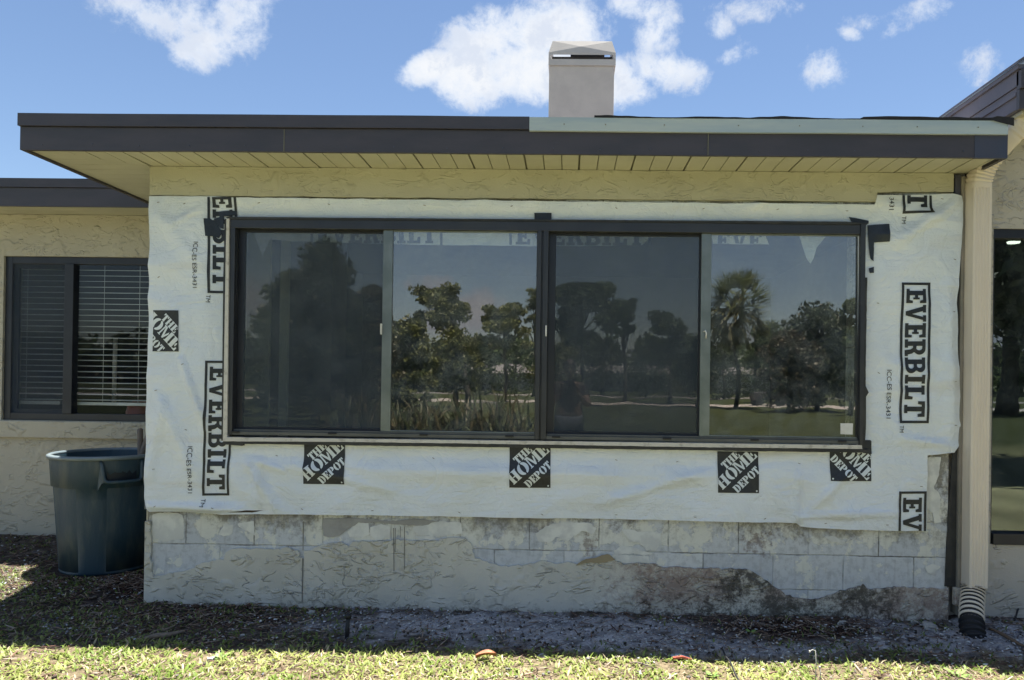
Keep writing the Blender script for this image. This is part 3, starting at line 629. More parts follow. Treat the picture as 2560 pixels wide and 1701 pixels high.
def panel(xa, xb, yg, st_l, st_r, rail, m_st_l, m_st_r, screen, nm='sash'):
    s_ = MB(); s_.box(xa, xa+st_l, yg-.012, yg+.012, sl_, hd); s_.box(xa+st_l, xb-st_r, yg-.012, yg+.012, sl_, sl_+rail); s_.box(xa+st_l, xb-st_r, yg-.012, yg+.012, hd-rail, hd)
    s_.build(nm, m_st_l, win, bevel=.0015)
    s_ = MB(); s_.box(xb-st_r, xb, yg-.013, yg+.012, sl_, hd); s_.build('stile', m_st_r, win, bevel=.0015)
    s_ = MB(); s_.box(xa+st_l, xb-st_r, yg-.002, yg+.002, sl_+rail, hd-rail); p_ = s_.build('pane', M['glass'], win)
    if screen:
        s_ = MB(); s_.box(xa+st_l+.001, xb-st_r-.001, yg-.0175, yg-.0165, sl_+rail, hd-rail); s_.build('insect_screen', M['screen'], win)
panel(wx(541), wx(884), .028, wx(556)-wx(541), .016, .014, M['dark_frame'], M['dark_frame'], True)
panel(wx(880), wx(1236), -.004, wx(902)-wx(880), .004, .006, M['silver'], M['frame'], False)
panel(wx(1262), wx(1618), .028, wx(1279)-wx(1262), .016, .014, M['dark_frame'], M['dark_frame'], True)
panel(wx(1615), wx(1980), -.004, wx(1638)-wx(1615), .004, .006, M['silver'], M['frame'], False)
mb = MB(); hz0, hz1 = wz(776), wz(751)
mb.box(wx(877), wx(880.5), -.03, -.008, hz0, hz1); mb.build('handle', M['white'], win, bevel=.002)
mb = MB(); mb.box(wx(1257), wx(1260.5), -.05, -.034, hz0, hz1); mb.build('handle', M['white'], win, bevel=.002)
mb = MB(); mb.tube([(wx(1622), -.02, wz(760)), (wx(1625), -.03, wz(758)), (wx(1627), -.032, wz(764)), (wx(1627), -.02, wz(775))], .004, 8); mb.build('handle', M['white'], win, True)
# weep covers along the track
for px in (549, 771, 981, 1178, 1285, 1540, 1741, 1942):
    mb = MB(); c = wx(px); zc_ = wz(1006); mb.box(c-.024, c+.024, y0-.006, y0+.003, zc_-.006, zc_+.005); wv = mb.build('weep_cover', M['black'], win, bevel=.002)
# pale mounting fin at left and bottom, black sealed joint around it
f_ = lambda pts: D(pts, -.03)
def strip(pts, ya, yb, m, nm, par, amp=.0, sd=0):
    q = rough_line(D(pts, ya), .03, amp, sd, True) if amp else D(pts, ya)
    mb = MB(); mb.prism(q, ya, yb); return mb.build(nm, m, par)
strip([(521.5, 504), (528, 504), (523, 1007), (523, 1017), (513.5, 1016)], -.046, .0, M['fin'], 'mounting_fin', win, .0008, 2)
strip([(523.5, 1008), (800, 1011.5), (1245, 1017), (1700, 1023), (1986, 1026.5), (1987, 1035), (1600, 1031), (1245, 1025), (800, 1019), (514, 1017.5)], -.048, -.002, M['fin'], 'mounting_fin', win, .0016, 5)
strip([(1984.5, 514), (1996, 516), (1988, 1034), (1981.5, 1030)], -.043, -.001, M['frame'], 'mounting_fin', win, .001, 8)
strip([(514, 1018), (800, 1020), (1245, 1026), (1600, 1032), (1987, 1036), (2004, 1037), (2004, 1044), (1245, 1033), (558, 1023.5), (558, 1028), (516, 1025)], -.044, -.003, M['membrane'], 'sealed_joint', win, .0016, 6)
strip([(519.5, 500), (900, 503), (1500, 508), (1950, 511), (1999, 515), (1999, 518), (1500, 512), (900, 507), (524, 505)], -.044, -.003, M['membrane'], 'sealed_joint', win, .001, 7)
strip([(514.5, 640), (518, 505), (522, 504), (516, 900), (515, 1016), (510, 1016), (512, 860)], -.044, -.003, M['membrane'], 'sealed_joint', win, .0014, 9)
strip([(1994, 640), (1999, 640), (1996, 800), (1995, 890), (2002, 905), (1996, 915), (1996, 990), (1992, 1035), (1988, 1035)], -.044, -.003, M['membrane'], 'sealed_joint', win, .0022, 10)
# white maker's sticker in the last pane
mb = MB(); a_ = D([(1937, 976), (1966, 976), (1965, 1002), (1937, 1001)], -.008); mb.prism(a_, -.0092, -.0075); sk = mb.build('sticker', M['white'], win)
# ---- chimney behind the roof edge
YC = 2.4
cx0, cx1 = U(1265, 200, YC).x, U(1415, 200, YC).x; czb = U(1340, 152, YC).z
mb = MB(); mb.box(cx0, cx1, YC, YC+.6, ZT-.05, czb); ch = mb.build('chimney', M['chimney'], house, bevel=.006)
z1c, z2c, z3c, zt_ = czb, U(1340, 138.5, YC).z, U(1340, 128, YC).z, U(1340, 94, YC).z
a0, a1 = cx0-.006, cx1+.012
mb = MB()
mb.box(a0, a1, YC-.012, YC+.04, z1c, z2c+.002); mb.box(a0, a1, YC+.56, YC+.612, z1c, z2c+.002)   # rim of the cap
mb.box(a0, a0+.03, YC+.04, YC+.56, z1c, z2c); mb.box(a1-.03, a1, YC+.04, YC+.56, z1c, z2c)
for cxx in (a0, a1-.022):
    for cyy in (YC-.012, YC+.59): mb.box(cxx, cxx+.022, cyy, cyy+.022, z2c, z3c)
x0_, x1_ = a0+.035, a1-.035; lo4 = [(a0, YC-.012), (a1, YC-.012), (a1, YC+.612), (a0, YC+.612)]; hi4 = [(x0_, YC+.012), (x1_, YC+.012), (x1_, YC+.58), (x0_, YC+.58)]
vs = [(p[0], p[1], z3c) for p in lo4]+[(p[0], p[1], z3c+.02) for p in lo4]+[(p[0], p[1], zt_) for p in hi4]
mid = ((a0+a1)/2-.01, YC-.004, (z3c+zt_)/2+.012); vs.append(mid)
mb.add(vs, [(0, 1, 5, 4), (1, 2, 6, 5), (2, 3, 7, 6), (3, 0, 4, 7), (5, 6, 10, 9), (6, 7, 11, 10), (7, 4, 8, 11), (4, 5, 12), (5, 9, 12), (9, 8, 12), (8, 4, 12)])
mb.build('chimney_cap', M['chimney_shade'], ch)
mb = MB(); fx0 = U(1315, 130, YC+.2).x; fx1 = U(1392, 130, YC+.2).x; mb.box(fx0, fx1, YC+.1, YC+.5, z1c-.02, zt_-.01); mb.box(a0+.031, a1-.031, YC+.045, YC+.05, z1c, U(1340, 131.5, YC+.045).z); mb.build('flue_and_plate', M['black'], ch)  # black plate added beside the flue to darken the lower part of the slot
# ---- black membrane in the corner, trims, right wing wall with glazed door
RY = .05
ml = rough_line(D([(2197, 412), (2209, 412), (2216, 700), (2216, 1352), (2178, 1352), (2182, 1240), (2192, 1100), (2197, 1000), (2200, 800), (2200, 600)], -.01), .04, .004, 12, True)
sheet('corner_membrane', [[ml]], M['membrane'], house, lambda x, y: Vector((x, -.003+.0, y)), thick=.007)
rx0 = CR+.002
dx0 = U(2287, 800, RY).x; dzt, dzb = U(2300, 527, RY).z, U(2300, 1255, RY).z
mb = MB(); mb.box(rx0, dx0, RY, RY+.2, -.3, 2.9); mb.box(dx0, 6.5, RY, RY+.2, dzt, 2.9); mb.box(dx0, 6.5, RY, RY+.2, -.3, dzb); mb.build('right_wall', M['stucco_right'], house)
mb = MB(); mb.prism([(2.43, 2.901), (2.43, 2.93), (6.4, 6.2), (6.4, 2.901)], RY, RY+.2); mb.build('gable_wall', M['stucco_right'], house)
mb = MB(); tx0, tx1 = U(2213, 800, -.03).x, U(2221, 800, -.03).x; mb.box(tx0, tx0+.02, -.03, RY, .03, ZS-.02); mb.box(tx0+.022, tx0+.045, -.02, RY, .03, ZS-.02); mb.build('corner_trim', M['trim'], house, bevel=.003)
mb = MB(); mb.box(tx0-.02, tx0+.03, -.045, -.008, .09, U(2200, 1352).z); mb.build('trim_block', M['stucco_low'], house, bevel=.003)
mb = MB(); mb.box(U(2197, 420).x, U(2210, 420).x, -.02, -.011, U(2200, 452).z, U(2200, 405).z); mb.build('corner_flashing', M['fascia_blue'], house)
fr = MB(); fr.box(dx0, dx0+.012, RY+.01, RY+.09, dzb, dzt); fr.box(dx0+.012, 6.5, RY+.01, RY+.09, dzt-.055, dzt); fr.box(dx0+.012, 6.5, RY-.012, RY+.09, dzb, dzb+.065); fr.box(4.0, 4.08, RY+.01, RY+.09, dzb+.065, dzt-.055)
dr = fr.build('glass_door', M['dark_frame'], house, bevel=.002)
mb = MB(); mb.box(dx0+.012, 4.0, RY+.04, RY+.046, dzb+.065, dzt-.055); mb.build('pane', M['glass_door'], dr)
mb = MB(); mb.box(dx0+.0, 6.5, RY+1.8, RY+1.9, -.1, 2.9); mb.box(dx0, 6.5, RY+.2, RY+1.8, -.1, .05); mb.box(dx0-.1, dx0, RY+.2, RY+1.8, 0, 2.8); mb.box(dx0-.1, 6.5, RY+.2, RY+1.8, 2.5, 2.6); mb.build('interior', M['inside_dark'], house)
lp = U(2336, 561, 1.2); mb = MB(); mb.tube([(lp.x, 1.2, lp.z), (lp.x, 1.2, lp.z+.012)], [.042, .045], 20)
lm = bpy.data.materials.new('lamp_glow'); lm.use_nodes = True; b_ = lm.node_tree.nodes['Principled BSDF']; b_.inputs['Emission Color'].default_value = (1, .97, .9, 1); b_.inputs['Emission Strength'].default_value = 1.6
mb.build('ceiling_lamp', lm, house)
# ---- gable roof edge of the right wing rising above the flat roof
GX = 2.372
mb = MB(); mb.box(GX, GX+.03, YF-.02, 3.4, 2.955, 3.035); mb.box(GX-.012, GX+.03, YF-.035, 3.4, 3.037, 3.06); mb.build('gable_fascia', M['fascia_purple'], house)
mb = MB(); mb.box(GX+.008, GX+.04, YF-.0, .14, 2.835, 2.953); mb.box(GX-.002, GX+.03, YF-.0, .14, 2.905, 2.925); mb.build('gable_fascia', M['fascia_purple'], house)
mb = MB(); mb.box(GX+.04, GX+.3, .141, 3.4, 2.78, 2.953); mb.build('gable_eave', M['white'], house)
mb = MB(); mb.box(GX+.041, 2.7, YF+.01, RY-.001, 2.815, 2.832); mb.build('gable_soffit', M['soffit'], house)
mb = MB(); mb.box(GX+.0, GX+.085, YF-.03, YF-.003, 2.825, 2.93); mb.build('fascia_end_box', M['fascia'], house)
mb = MB(); mb.prism([(GX+.0, 2.932), (GX+.0, 3.03), (GX+.06, 3.05), (4.6, 4.55), (4.6, 4.42), (GX+.09, 2.932)], YF-.045, YF-.004); mb.build('rake_fascia', M['fascia'], house)
mb = MB(); mb.add([(GX-.02, YF-.05, 3.062), (4.8, YF-.05, 4.68), (4.8, 4.5, 4.68), (GX-.02, 4.5, 3.062), (GX-.02, YF-.05, 3.075), (4.8, YF-.05, 4.70), (4.8, 4.5, 4.70), (GX-.02, 4.5, 3.075)], [(0, 1, 2, 3), (4, 7, 6, 5), (0, 4, 5, 1), (0, 3, 7, 4)]); mb.build('gable_roof', M['fascia_purple'], house)
# ---- downspout with ribbed elbow
da, db = U(2241, 800, -.12).x, U(2284, 800, -.12).x
zt0 = U(2262, 432, -.08).z; zb0 = U(2262, 1352, -.08).z
mb = MB(); prof = []
nr = 5
pts = [(da, -.005), (da, -.115), (da+.006, -.121)]
for i in range(nr): q0 = da+.012+(db-da-.024)*i/nr; q1 = da+.012+(db-da-.024)*(i+.6)/nr; pts += [(q0, -.121), (q0+.002, -.118), (q1-.002, -.118), (q1, -.121)]
pts += [(db-.006, -.121), (db, -.115), (db, -.005)]
n = len(pts); mb.add([(p[0], p[1], zb0) for p in pts]+[(p[0], p[1], zt0) for p in pts], [(i, (i+1) % n, (i+1) % n+n, i+n) for i in range(n)])
ds = mb.build('downspout', M['downspout'], house)
mb = MB(); cpx, cpy = (da+db)/2, -.063
path = []; e0 = Vector((cpx, cpy, zt0-.01)); 
P0, P1, P2, P3 = e0, Vector((cpx, cpy-.01, zt0+.19)), Vector((cpx+.13, -.2, zt0+.24)), Vector((cpx+.27, -.34, zt0+.50))
N = 100; rings = []
for i in range(N+1):
    t_ = i/N; p = P0*(1-t_)**3+P1*3*t_*(1-t_)**2+P2*3*t_**2*(1-t_)+P3*t_**3
    d = ((P1-P0)*3*(1-t_)**2+(P2-P1)*6*t_*(1-t_)+(P3-P2)*3*t_**2).normalized()
    u_ = Vector((0, -1, 0)); u_ = (u_-d*u_.dot(d)).normalized(); v_ = d.cross(u_)
    rib = 1+(.06*(math.sin(t_*2*math.pi*24)) if (.06 < t_ < .36 or .6 < t_ < .95) else 0)
    a_, b_2 = .056*rib, .06*rib
    ring = []
    for k in range(16):
        an = 2*math.pi*k/16; cxn = math.copysign(abs(math.cos(an))**.35, math.cos(an)); syn = math.copysign(abs(math.sin(an))**.35, math.sin(an))
        ring.append(p+v_*(a_*cxn)+u_*(b_2*syn))
    rings.append(ring)
mb.add([q for r in rings for q in r], [(i*16+k, i*16+(k+1) % 16, (i+1)*16+(k+1) % 16, (i+1)*16+k) for i in range(N) for k in range(16)])
mb.build('elbow', M['downspout'], ds, smooth=True)

# ================================================================== HOUSE WRAP
wrap = empty('house_wrap', 'white printed building wrap sheet stapled to the wall all around the big window', 'house wrap')
def seg_d(x, z, a, b):
    ax, az = a; bx, bz = b; dx, dz = bx-ax, bz-az; t_ = max(0, min(1, ((x-ax)*dx+(z-az)*dz)/(dx*dx+dz*dz))); return math.hypot(x-ax-dx*t_, z-az-dz*t_), t_
FOLDS = []
for a_, b_2, amp, wd in [((560, 1040), (640, 1170), .014, .022), ((600, 1030), (600, 1160), .011, .02), ((355, 1165), (560, 1172), .012, .02), ((540, 1035), (660, 1085), .013, .018), ((425, 830), (480, 985), .010, .02), ((1839, 1045), (1836, 1200), .010, .013), ((1836, 1190), (2060, 1180), .008, .02), ((2195, 470), (2060, 560), .012, .03), ((2030, 470), (2200, 520), .006, .03),
                  ((2180, 660), (2188, 1000), .010, .03), ((800, 1085), (1640, 1100), .007, .05), ((1380, 1160), (1640, 1080), .008, .03), ((380, 930), (350, 1100), .008, .03), ((365, 900), (470, 1120), .008, .03), ((900, 480), (1700, 500), .005, .03), ((640, 1060), (900, 1130), .007, .03), ((1860, 1180), (1960, 1080), .007, .02), ((1700, 490), (1760, 470), .006, .02), ((400, 520), (470, 480), .007, .02), ((2080, 1010), (2200, 1030), .009, .02), ((1750, 1080), (1850, 1060), .009, .02), ((370, 500), (500, 650), .005, .04)]:
    p, q = U(*a_), U(*b_2); FOLDS.append(((p.x, p.z), (q.x, q.z), amp*2.8, wd))
def wrinkle(x, z):
    h = .012*noise.noise((x*1.3, z*1.6, 2)) + .013*(1-abs(noise.noise((x*3.2+z*1.5, z*4.5, 7)))*2) + .0028*(1-abs(noise.noise((x*9, z*7+x*3, 11)))*2)
    for a_, b_2, amp, wd in FOLDS:
        if min(a_[0], b_2[0])-.15 < x < max(a_[0], b_2[0])+.15:
            d, t_ = seg_d(x, z, a_, b_2); d += .01*noise.noise((x*6, z*6, 1))
            if abs(d) < wd*3: h += amp*math.exp(-(d/wd)**2)*(.35+.65*math.sin(math.pi*min(1, max(0, t_*.9+.05))))
    # held tight where it is fastened round the window
    dw = max(WX0-.06-x, x-WX1-.04, WZ0-.08-z, z-WZ1-.03); k = max(0, min(1, dw/.10)); k = k*k*(3-2*k)
    return h*k-.006*(1-k)
def on_wrap(off): return lambda x, z: Vector((x, -.012-max(0, wrinkle(x, z)+.006)-off, z))
out = [(360, 455), (480, 456), (560, 458), (900, 462), (1300, 467), (1580, 470), (2012, 474), (2017, 453), (2100, 453), (2190, 450), (2210, 455), (2213, 470), (2210, 560), (2205, 640), (2200, 700), (2202, 800), (2206, 900), (2208, 960), (2207, 1020), (2195, 1042), (2160, 1047), (2132, 1048), (2130, 1222), (2060, 1222), (1990, 1220), (1880, 1216), (1842, 1211), (1832, 1204), (1500, 1197), (1200, 1192), (900, 1187), (640, 1184), (600, 1184), (520, 1184), (430, 1178), (350, 1178), (343, 1170), (352, 1150), (352, 900), (356, 700), (358, 560)]
outw = rough_line(D(out), .05, .003, 21, True)
outw = [(x, z) if x > CL+.05 or z < .6 else (CL-.012, z) for x, z in outw]
hole = D([(535, 520), (535, 1010), (1975, 1022), (1975, 525)])
slit = rough_line(D([(530, 1179), (570, 1175), (612, 1175), (585, 1180)]), .02, .001, 3, True)
sheet('film', [[outw, hole, slit]], M['wrap'], wrap, on_wrap(0), cell=.02)
# the sheet folded round the left corner
bm = bmesh.new(); zs_ = np.arange(.56, 2.41, .04)
prev = None
for z_ in zs_:
    row = [bm.verts.new((CL-.010+k_*.0002-.001*abs(noise.noise((z_*3, k_, 0))), -.012-max(0, wrinkle(CL-.012, z_)+.006)+k_*.05*1.0, z_)) for k_ in range(5)]
    if prev:
        for k_ in range(4): bm.faces.new((prev[k_], prev[k_+1], row[k_+1], row[k_]))
    prev = row
me = bpy.data.meshes.new('film_return'); bm.to_mesh(me); bm.free(); link('film_return', me, M['wrap'], wrap, True)
mb = MB(); q = D([(520, 1172), (625, 1172), (625, 1184), (520, 1184)]); mb.prism(q, -.006, -.001); mb.build('lath', M['brown'], house)

# ---- lettering cut from outlines: slab serif capitals on a unit height
def arc(cx, cy, rx, ry, a0, a1, n=10): return [(cx+rx*math.cos(math.radians(a0+(a1-a0)*i/n)), cy+ry*math.sin(math.radians(a0+(a1-a0)*i/n))) for i in range(n+1)]
SL = {
 'E': (.74, [[[(0, 0), (.72, 0), (.72, .33), (.60, .33), (.56, .17), (.33, .17), (.33, .42), (.44, .42), (.44, .34), (.54, .34), (.54, .66), (.44, .66), (.44, .58), (.33, .58), (.33, .83), (.56, .83), (.60, .68), (.72, .68), (.72, 1), (0, 1), (0, .84), (.1, .84), (.1, .16), (0, .16)]]]),
 'V': (.84, [[[(.32, 0), (.52, 0), (.76, .84), (.84, .84), (.84, 1), (.52, 1), (.52, .84), (.6, .84), (.455, .3), (.31, .84), (.38, .84), (.38, 1), (0, 1), (0, .84), (.08, .84)]]]),
 'R': (.84, [[[(0, 0), (.42, 0), (.42, .16), (.33, .16), (.33, .40), (.42, .40), (.50, .30), (.54, 0), (.84, 0), (.84, .16), (.76, .16), (.72, .34), (.64, .46)]+arc(.48, .72, .29, .28, -35, 90)+[(0, 1), (0, .84), (.1, .84), (.1, .16), (0, .16)],
              [(.33, .56), (.33, .84), (.44, .84)]+arc(.44, .70, .11, .14, 80, -80, 6)+[(.44, .56)]]]),
 'B': (.80, [[[(0, 0)]+arc(.48, .28, .31, .28, -90, 42)+[(.66, .52)]+arc(.47, .745, .27, .255, -45, 90)+[(0, 1), (0, .84), (.1, .84), (.1, .16), (0, .16)],
              [(.33, .16), (.33, .43), (.44, .43)]+arc(.44, .295, .12, .135, 80, -80, 6)+[(.44, .16)], [(.33, .59), (.33, .84), (.42, .84)]+arc(.42, .715, .10, .125, 80, -80, 6)+[(.42, .59)]]]),
 'I': (.46, [[[(0, 0), (.44, 0), (.44, .16), (.34, .16), (.34, .84), (.44, .84), (.44, 1), (0, 1), (0, .84), (.1, .84), (.1, .16), (0, .16)]]]),
 'L': (.72, [[[(0, 0), (.7, 0), (.7, .38), (.56, .38), (.52, .17), (.34, .17), (.34, .84), (.46, .84), (.46, 1), (0, 1), (0, .84), (.1, .84), (.1, .16), (0, .16)]]]),
 'T': (.78, [[[(.18, 0), (.60, 0), (.60, .16), (.51, .16), (.51, .84), (.60, .84), (.64, .66), (.78, .66), (.78, 1), (0, 1), (0, .66), (.14, .66), (.18, .84), (.27, .84), (.27, .16), (.18, .16)]]])}
ST = {  # stencil capitals: every letter falls into separate pieces
 'T': (.62, [[[(.14, 0), (.48, 0), (.48, .08), (.43, .08), (.43, 1), (.19, 1), (.19, .08), (.14, .08)]], [[(.46, .88), (.52, .68), (.62, .68), (.62, 1), (.46, 1)]], [[(.16, .88), (.16, 1), (0, 1), (0, .68), (.10, .68)]]]),
 'H': (.80, [[[(0, 0), (.34, 0), (.34, .08), (.29, .08), (.29, .92), (.34, .92), (.34, 1), (0, 1), (0, .92), (.05, .92), (.05, .08), (0, .08)]], [[(.42, 0), (.78, 0), (.78, .08), (.73, .08), (.73, .92), (.78, .92), (.78, 1), (.42, 1), (.42, .92), (.48, .92), (.48, .54), (.32, .54), (.32, .45), (.48, .45), (.48, .08), (.42, .08)]]]),
 'E': (.66, [[[(0, 0), (.34, 0), (.34, 1), (0, 1), (0, .92), (.06, .92), (.06, .08), (0, .08)]], [[(.37, 0), (.66, 0), (.66, .34), (.58, .34), (.50, .10), (.37, .10)]], [[(.37, .90), (.48, .90), (.56, .70), (.63, .70), (.63, 1), (.37, 1)]], [[(.37, .46), (.42, .40), (.42, .33), (.5, .33), (.5, .67), (.42, .67), (.42, .60), (.37, .54)]]]),
 'O': (.78, [[arc(.37, .5, .37, .52, 95, 265, 14)+arc(.37, .5, .12, .38, 255, 105, 10)], [arc(.41, .5, .37, .52, 85, -85, 14)+arc(.41, .5, .12, .38, -75, 75, 10)]]),
 'M': (1.02, [[[(0, 0), (.22, 0), (.22, .08), (.16, .08), (.16, .88), (.19, .78), (.40, 0), (.50, 0), (.66, .62), (.60, .82), (.46, .32), (.28, 1), (0, 1), (0, .92), (.06, .92), (.06, .08), (0, .08)]], [[(.64, 0), (1.0, 0), (1.0, .08), (.95, .08), (.95, .92), (1.0, .92), (1.0, 1), (.72, 1), (.70, .92), (.70, .08), (.64, .08)]]]),
 'D': (.76, [[[(0, 0), (.32, 0), (.32, 1), (0, 1), (0, .92), (.06, .92), (.06, .08), (0, .08)]], [[(.36, 0)]+arc(.36, .5, .38, .5, -90, 90, 14)+[(.36, .9)]+arc(.36, .5, .13, .40, 90, -90, 10)]]),
 'P': (.70, [[[(0, 0), (.34, 0), (.34, .08), (.30, .08), (.30, 1), (0, 1), (0, .92), (.06, .92), (.06, .08), (0, .08)]], [[(.34, .40)]+arc(.38, .70, .30, .30, -90, 90, 12)+[(.34, 1), (.34, .90)]+arc(.36, .70, .08, .19, 85, -85, 6)+[(.34, .50)]]])}
def lay(word, font, o, du, dv, length, height, space=.07):
    """letters of a word as outlines; o = start of baseline, du = reading direction, dv = up"""
    tot = sum(font[c][0] for c in word)+space*(len(word)-1); sx = length/tot; res = []; cur = 0
    for c in word:
        wd, pieces = font[c]
        for pc in pieces: res.append([[(o[0]+du[0]*(cur+p[0])*sx+dv[0]*p[1]*height, o[1]+du[1]*(cur+p[0])*sx+dv[1]*p[1]*height) for p in lp] for lp in pc])
        cur += wd+space
    return res
def unit(a, b): L = math.hypot(b[0]-a[0], b[1]-a[1]); return ((b[0]-a[0])/L, (b[1]-a[1])/L), L
def wordmark(c00, c10, c01, clip=None, fn=None, name='printed_wordmark', Y=0.0, par=None, ink='ink', m0=.16, word='EVERBILT'):
    """framed word: c00 = corner at the start of the baseline, c10 = end of the baseline side, c01 = start of the top side"""
    a_, b_2, c = D([c00, c10, c01], Y); du, L = unit(a_, b_2); dv, H = unit(a_, c); t_ = .085*H
    P_ = lambda u_, v_: (a_[0]+du[0]*u_+dv[0]*v_, a_[1]+du[1]*u_+dv[1]*v_)
    lt = lay(word, SL, P_(L*.045, H*m0), du, dv, L*.91, H*(1-2*m0))
    frm = [[[P_(0, 0), P_(L, 0), P_(L, t_), P_(0, t_)]], [[P_(0, H-t_), P_(L, H-t_), P_(L, H), P_(0, H)]], [[P_(0, t_), P_(t_, t_), P_(t_, H-t_), P_(0, H-t_)]], [[P_(L-t_, t_), P_(L, t_), P_(L, H-t_), P_(L-t_, H-t_)]]]
    return sheet(name, lt+frm, M[ink], par or wrap, fn or on_wrap(.0035), cell=.02, clip=clip)
def zclip(y, keep_below=True, x=1000): z_ = U(x, y).z; return ((0, z_), (0, 1 if keep_below else -1))
def xclip(xp_, y, keep_right=True): x_ = U(xp_, y).x; return ((x_, 0), (-1 if keep_right else 1, 0))
wordmark((2073, 653), (2068, 975), (2140, 653))
wordmark((2075, 174), (2074, 496), (2142, 174), clip=[zclip(454, True, 2110)])
wordmark((2066, 1131), (2060, 1455), (2130, 1131), clip=[zclip(1222, False, 2110)])
wordmark((484, 355), (484, 677), (549, 355), clip=[zclip(458, True, 520)])
wordmark((479, 832), (472, 1141), (539, 832))
# small printed lines, from the built-in typeface
def text_mark(s, start, end, hpx, clip=None, name='printed_code'):
    cu = bpy.data.curves.new('t', 'FONT'); cu.body = s; cu.size = 1; ob = bpy.data.objects.new('t', cu); COL.objects.link(ob)
    me = ob.to_mesh(); vs = [v.co.copy() for v in me.vertices]; fs = [tuple(p.vertices) for p in me.polygons]; ob.to_mesh_clear()
    COL.objects.unlink(ob); bpy.data.objects.remove(ob); x1_ = max(v.x for v in vs); x0_ = min(v.x for v in vs); h_ = max(v.y for v in vs)
    a_, b_2 = D([start, end]); du, L = unit(a_, b_2); dv = (-du[1], du[0]); hh = hpx*K/F*4.34
    P_ = lambda v: (a_[0]+du[0]*(v.x-x0_)/(x1_-x0_)*L+dv[0]*v.y/h_*hh, a_[1]+du[1]*(v.x-x0_)/(x1_-x0_)*L+dv[1]*v.y/h_*hh)
    bm = bmesh.new(); bv = [bm.verts.new((*P_(v), 0)) for v in vs]
    for f in fs:
        try: bm.faces.new([bv[i] for i in f])
        except ValueError: pass
    for co, no in (clip or []): bmesh.ops.bisect_plane(bm, geom=bm.verts[:]+bm.edges[:]+bm.faces[:], plane_co=(co[0], co[1], 0), plane_no=(no[0], no[1], 0), clear_outer=True)
    fn = on_wrap(.0035)
    for v in bm.verts: v.co = fn(v.co.x, v.co.y)
    me2 = bpy.data.meshes.new(name); bm.to_mesh(me2); bm.free(); return link(name, me2, M['ink'], wrap)
text_mark('ICC-ES ESR-3431', (2040, 853), (2037, 964), 10)
text_mark('ICC-ES ESR-3431', (2044, 377), (2044, 487), 10, clip=[zclip(457, True, 2050)])
text_mark('ICC-ES ESR-3431', (453, 560), (450, 665), 10)
text_mark('ICC-ES ESR-3431', (441, 1028), (440, 1135), 10)
text_mark('TM', (2068, 980), (2067, 996), 9); text_mark('TM', (2074, 501), (2073, 518), 9); text_mark('TM', (481, 681), (480, 698), 9); text_mark('TM', (471, 1148), (470, 1165), 9)
def logo(x0, y0, size, turned=False, clip=None):
    """black square with white stencil words on the diagonal"""
    a_, b_2, c = D([(x0, y0+size), (x0+size, y0+size+.012*size), (x0, y0)]); du, L = unit(a_, b_2); dv, H = unit(a_, c)
    def P_(p):
        x, y = p
        if turned: x, y = y, 1-x
        return (a_[0]+du[0]*x*L+dv[0]*y*H, a_[1]+du[1]*x*L+dv[1]*y*H)
    cl = list(clip or [])
    sq = sheet('printed_logo', [[[P_(p) for p in ((0, 0), (1, 0), (1, 1), (0, 1))]]], M['ink'], wrap, on_wrap(.0035), cell=.02, clip=cl)
    an = math.radians(43); r = (math.cos(an), math.sin(an)); u_ = (-math.sin(an), math.cos(an)); ws = []
    for word, o, ln, h_ in (('THE', (.20, .555), .50, .19), ('HOME', (.115, .07), 1.19, .285), ('DEPOT', (.475, -.01), .78, .19)):
        # o is the start of the baseline inside the unit square
        ws += lay(word, ST, o, r, u_, ln, h_, .03)
    ws = [[[P_(p) for p in lp] for lp in pc] for pc in ws]
    sheet('registered_mark', [[[P_((.945+.022*math.cos(k*.785), .05+.022*math.sin(k*.785))) for k in range(8)]]], M['inkwhite'], sq, on_wrap(.0055), clip=cl)
    edges = []
    for p, q in (((.004, 0), (.004, 1)), ((.004, .996), (1, .996)), ((.996, 1), (.996, 0)), ((1, .004), (0, .004))):
        A_, B_ = P_(p), P_(q); n_ = (-(B_[1]-A_[1]), B_[0]-A_[0]); cc = P_((.5, .5))
        if (cc[0]-A_[0])*n_[0]+(cc[1]-A_[1])*n_[1] > 0: n_ = (-n_[0], -n_[1])
        edges.append((A_, n_))
    sheet('printed_lettering', ws, M['inkwhite'], sq, on_wrap(.0055), cell=.02, clip=cl+edges)
logo(703, 1020, 94); logo(1175, 1028, 94); logo(1652, 1040, 94)
logo(1910, 1013, 94, True); logo(324, 716, 94, True, clip=[xclip(357, 760)])
# black tape and torn print corners round the frame
def zA(x, y): return ((480+x*.15944)/K, (470+y*.15944)/K)
for i, q in enumerate([[zA(*p) for p in [(235, 500), (330, 505), (400, 560), (470, 660), (485, 740), (450, 800), (370, 775), (250, 770)]], [zA(*p) for p in [(450, 385), (600, 370), (725, 378), (735, 440), (540, 450), (520, 470), (520, 660), (470, 640), (430, 600), (370, 500), (455, 470)]],
    [(1232, 493), (1271, 493), (1271, 508), (1232, 508)], [(1996, 521), (2044, 519), (2044, 560), (2011, 561), (2010, 604), (2003, 598), (1999, 575)], [(1999, 620), (2010, 617), (2010, 631), (2001, 631)], [(1953, 502), (1999, 511), (1999, 518), (1960, 514)], [(1986, 1022), (2005, 1016), (2005, 1046), (1986, 1044)]]):
    t_ = sheet('black_tape', [[rough_line(D(q), .02, .002, i, True)]], M['tape'], wrap, on_wrap(.0075), cell=.02)

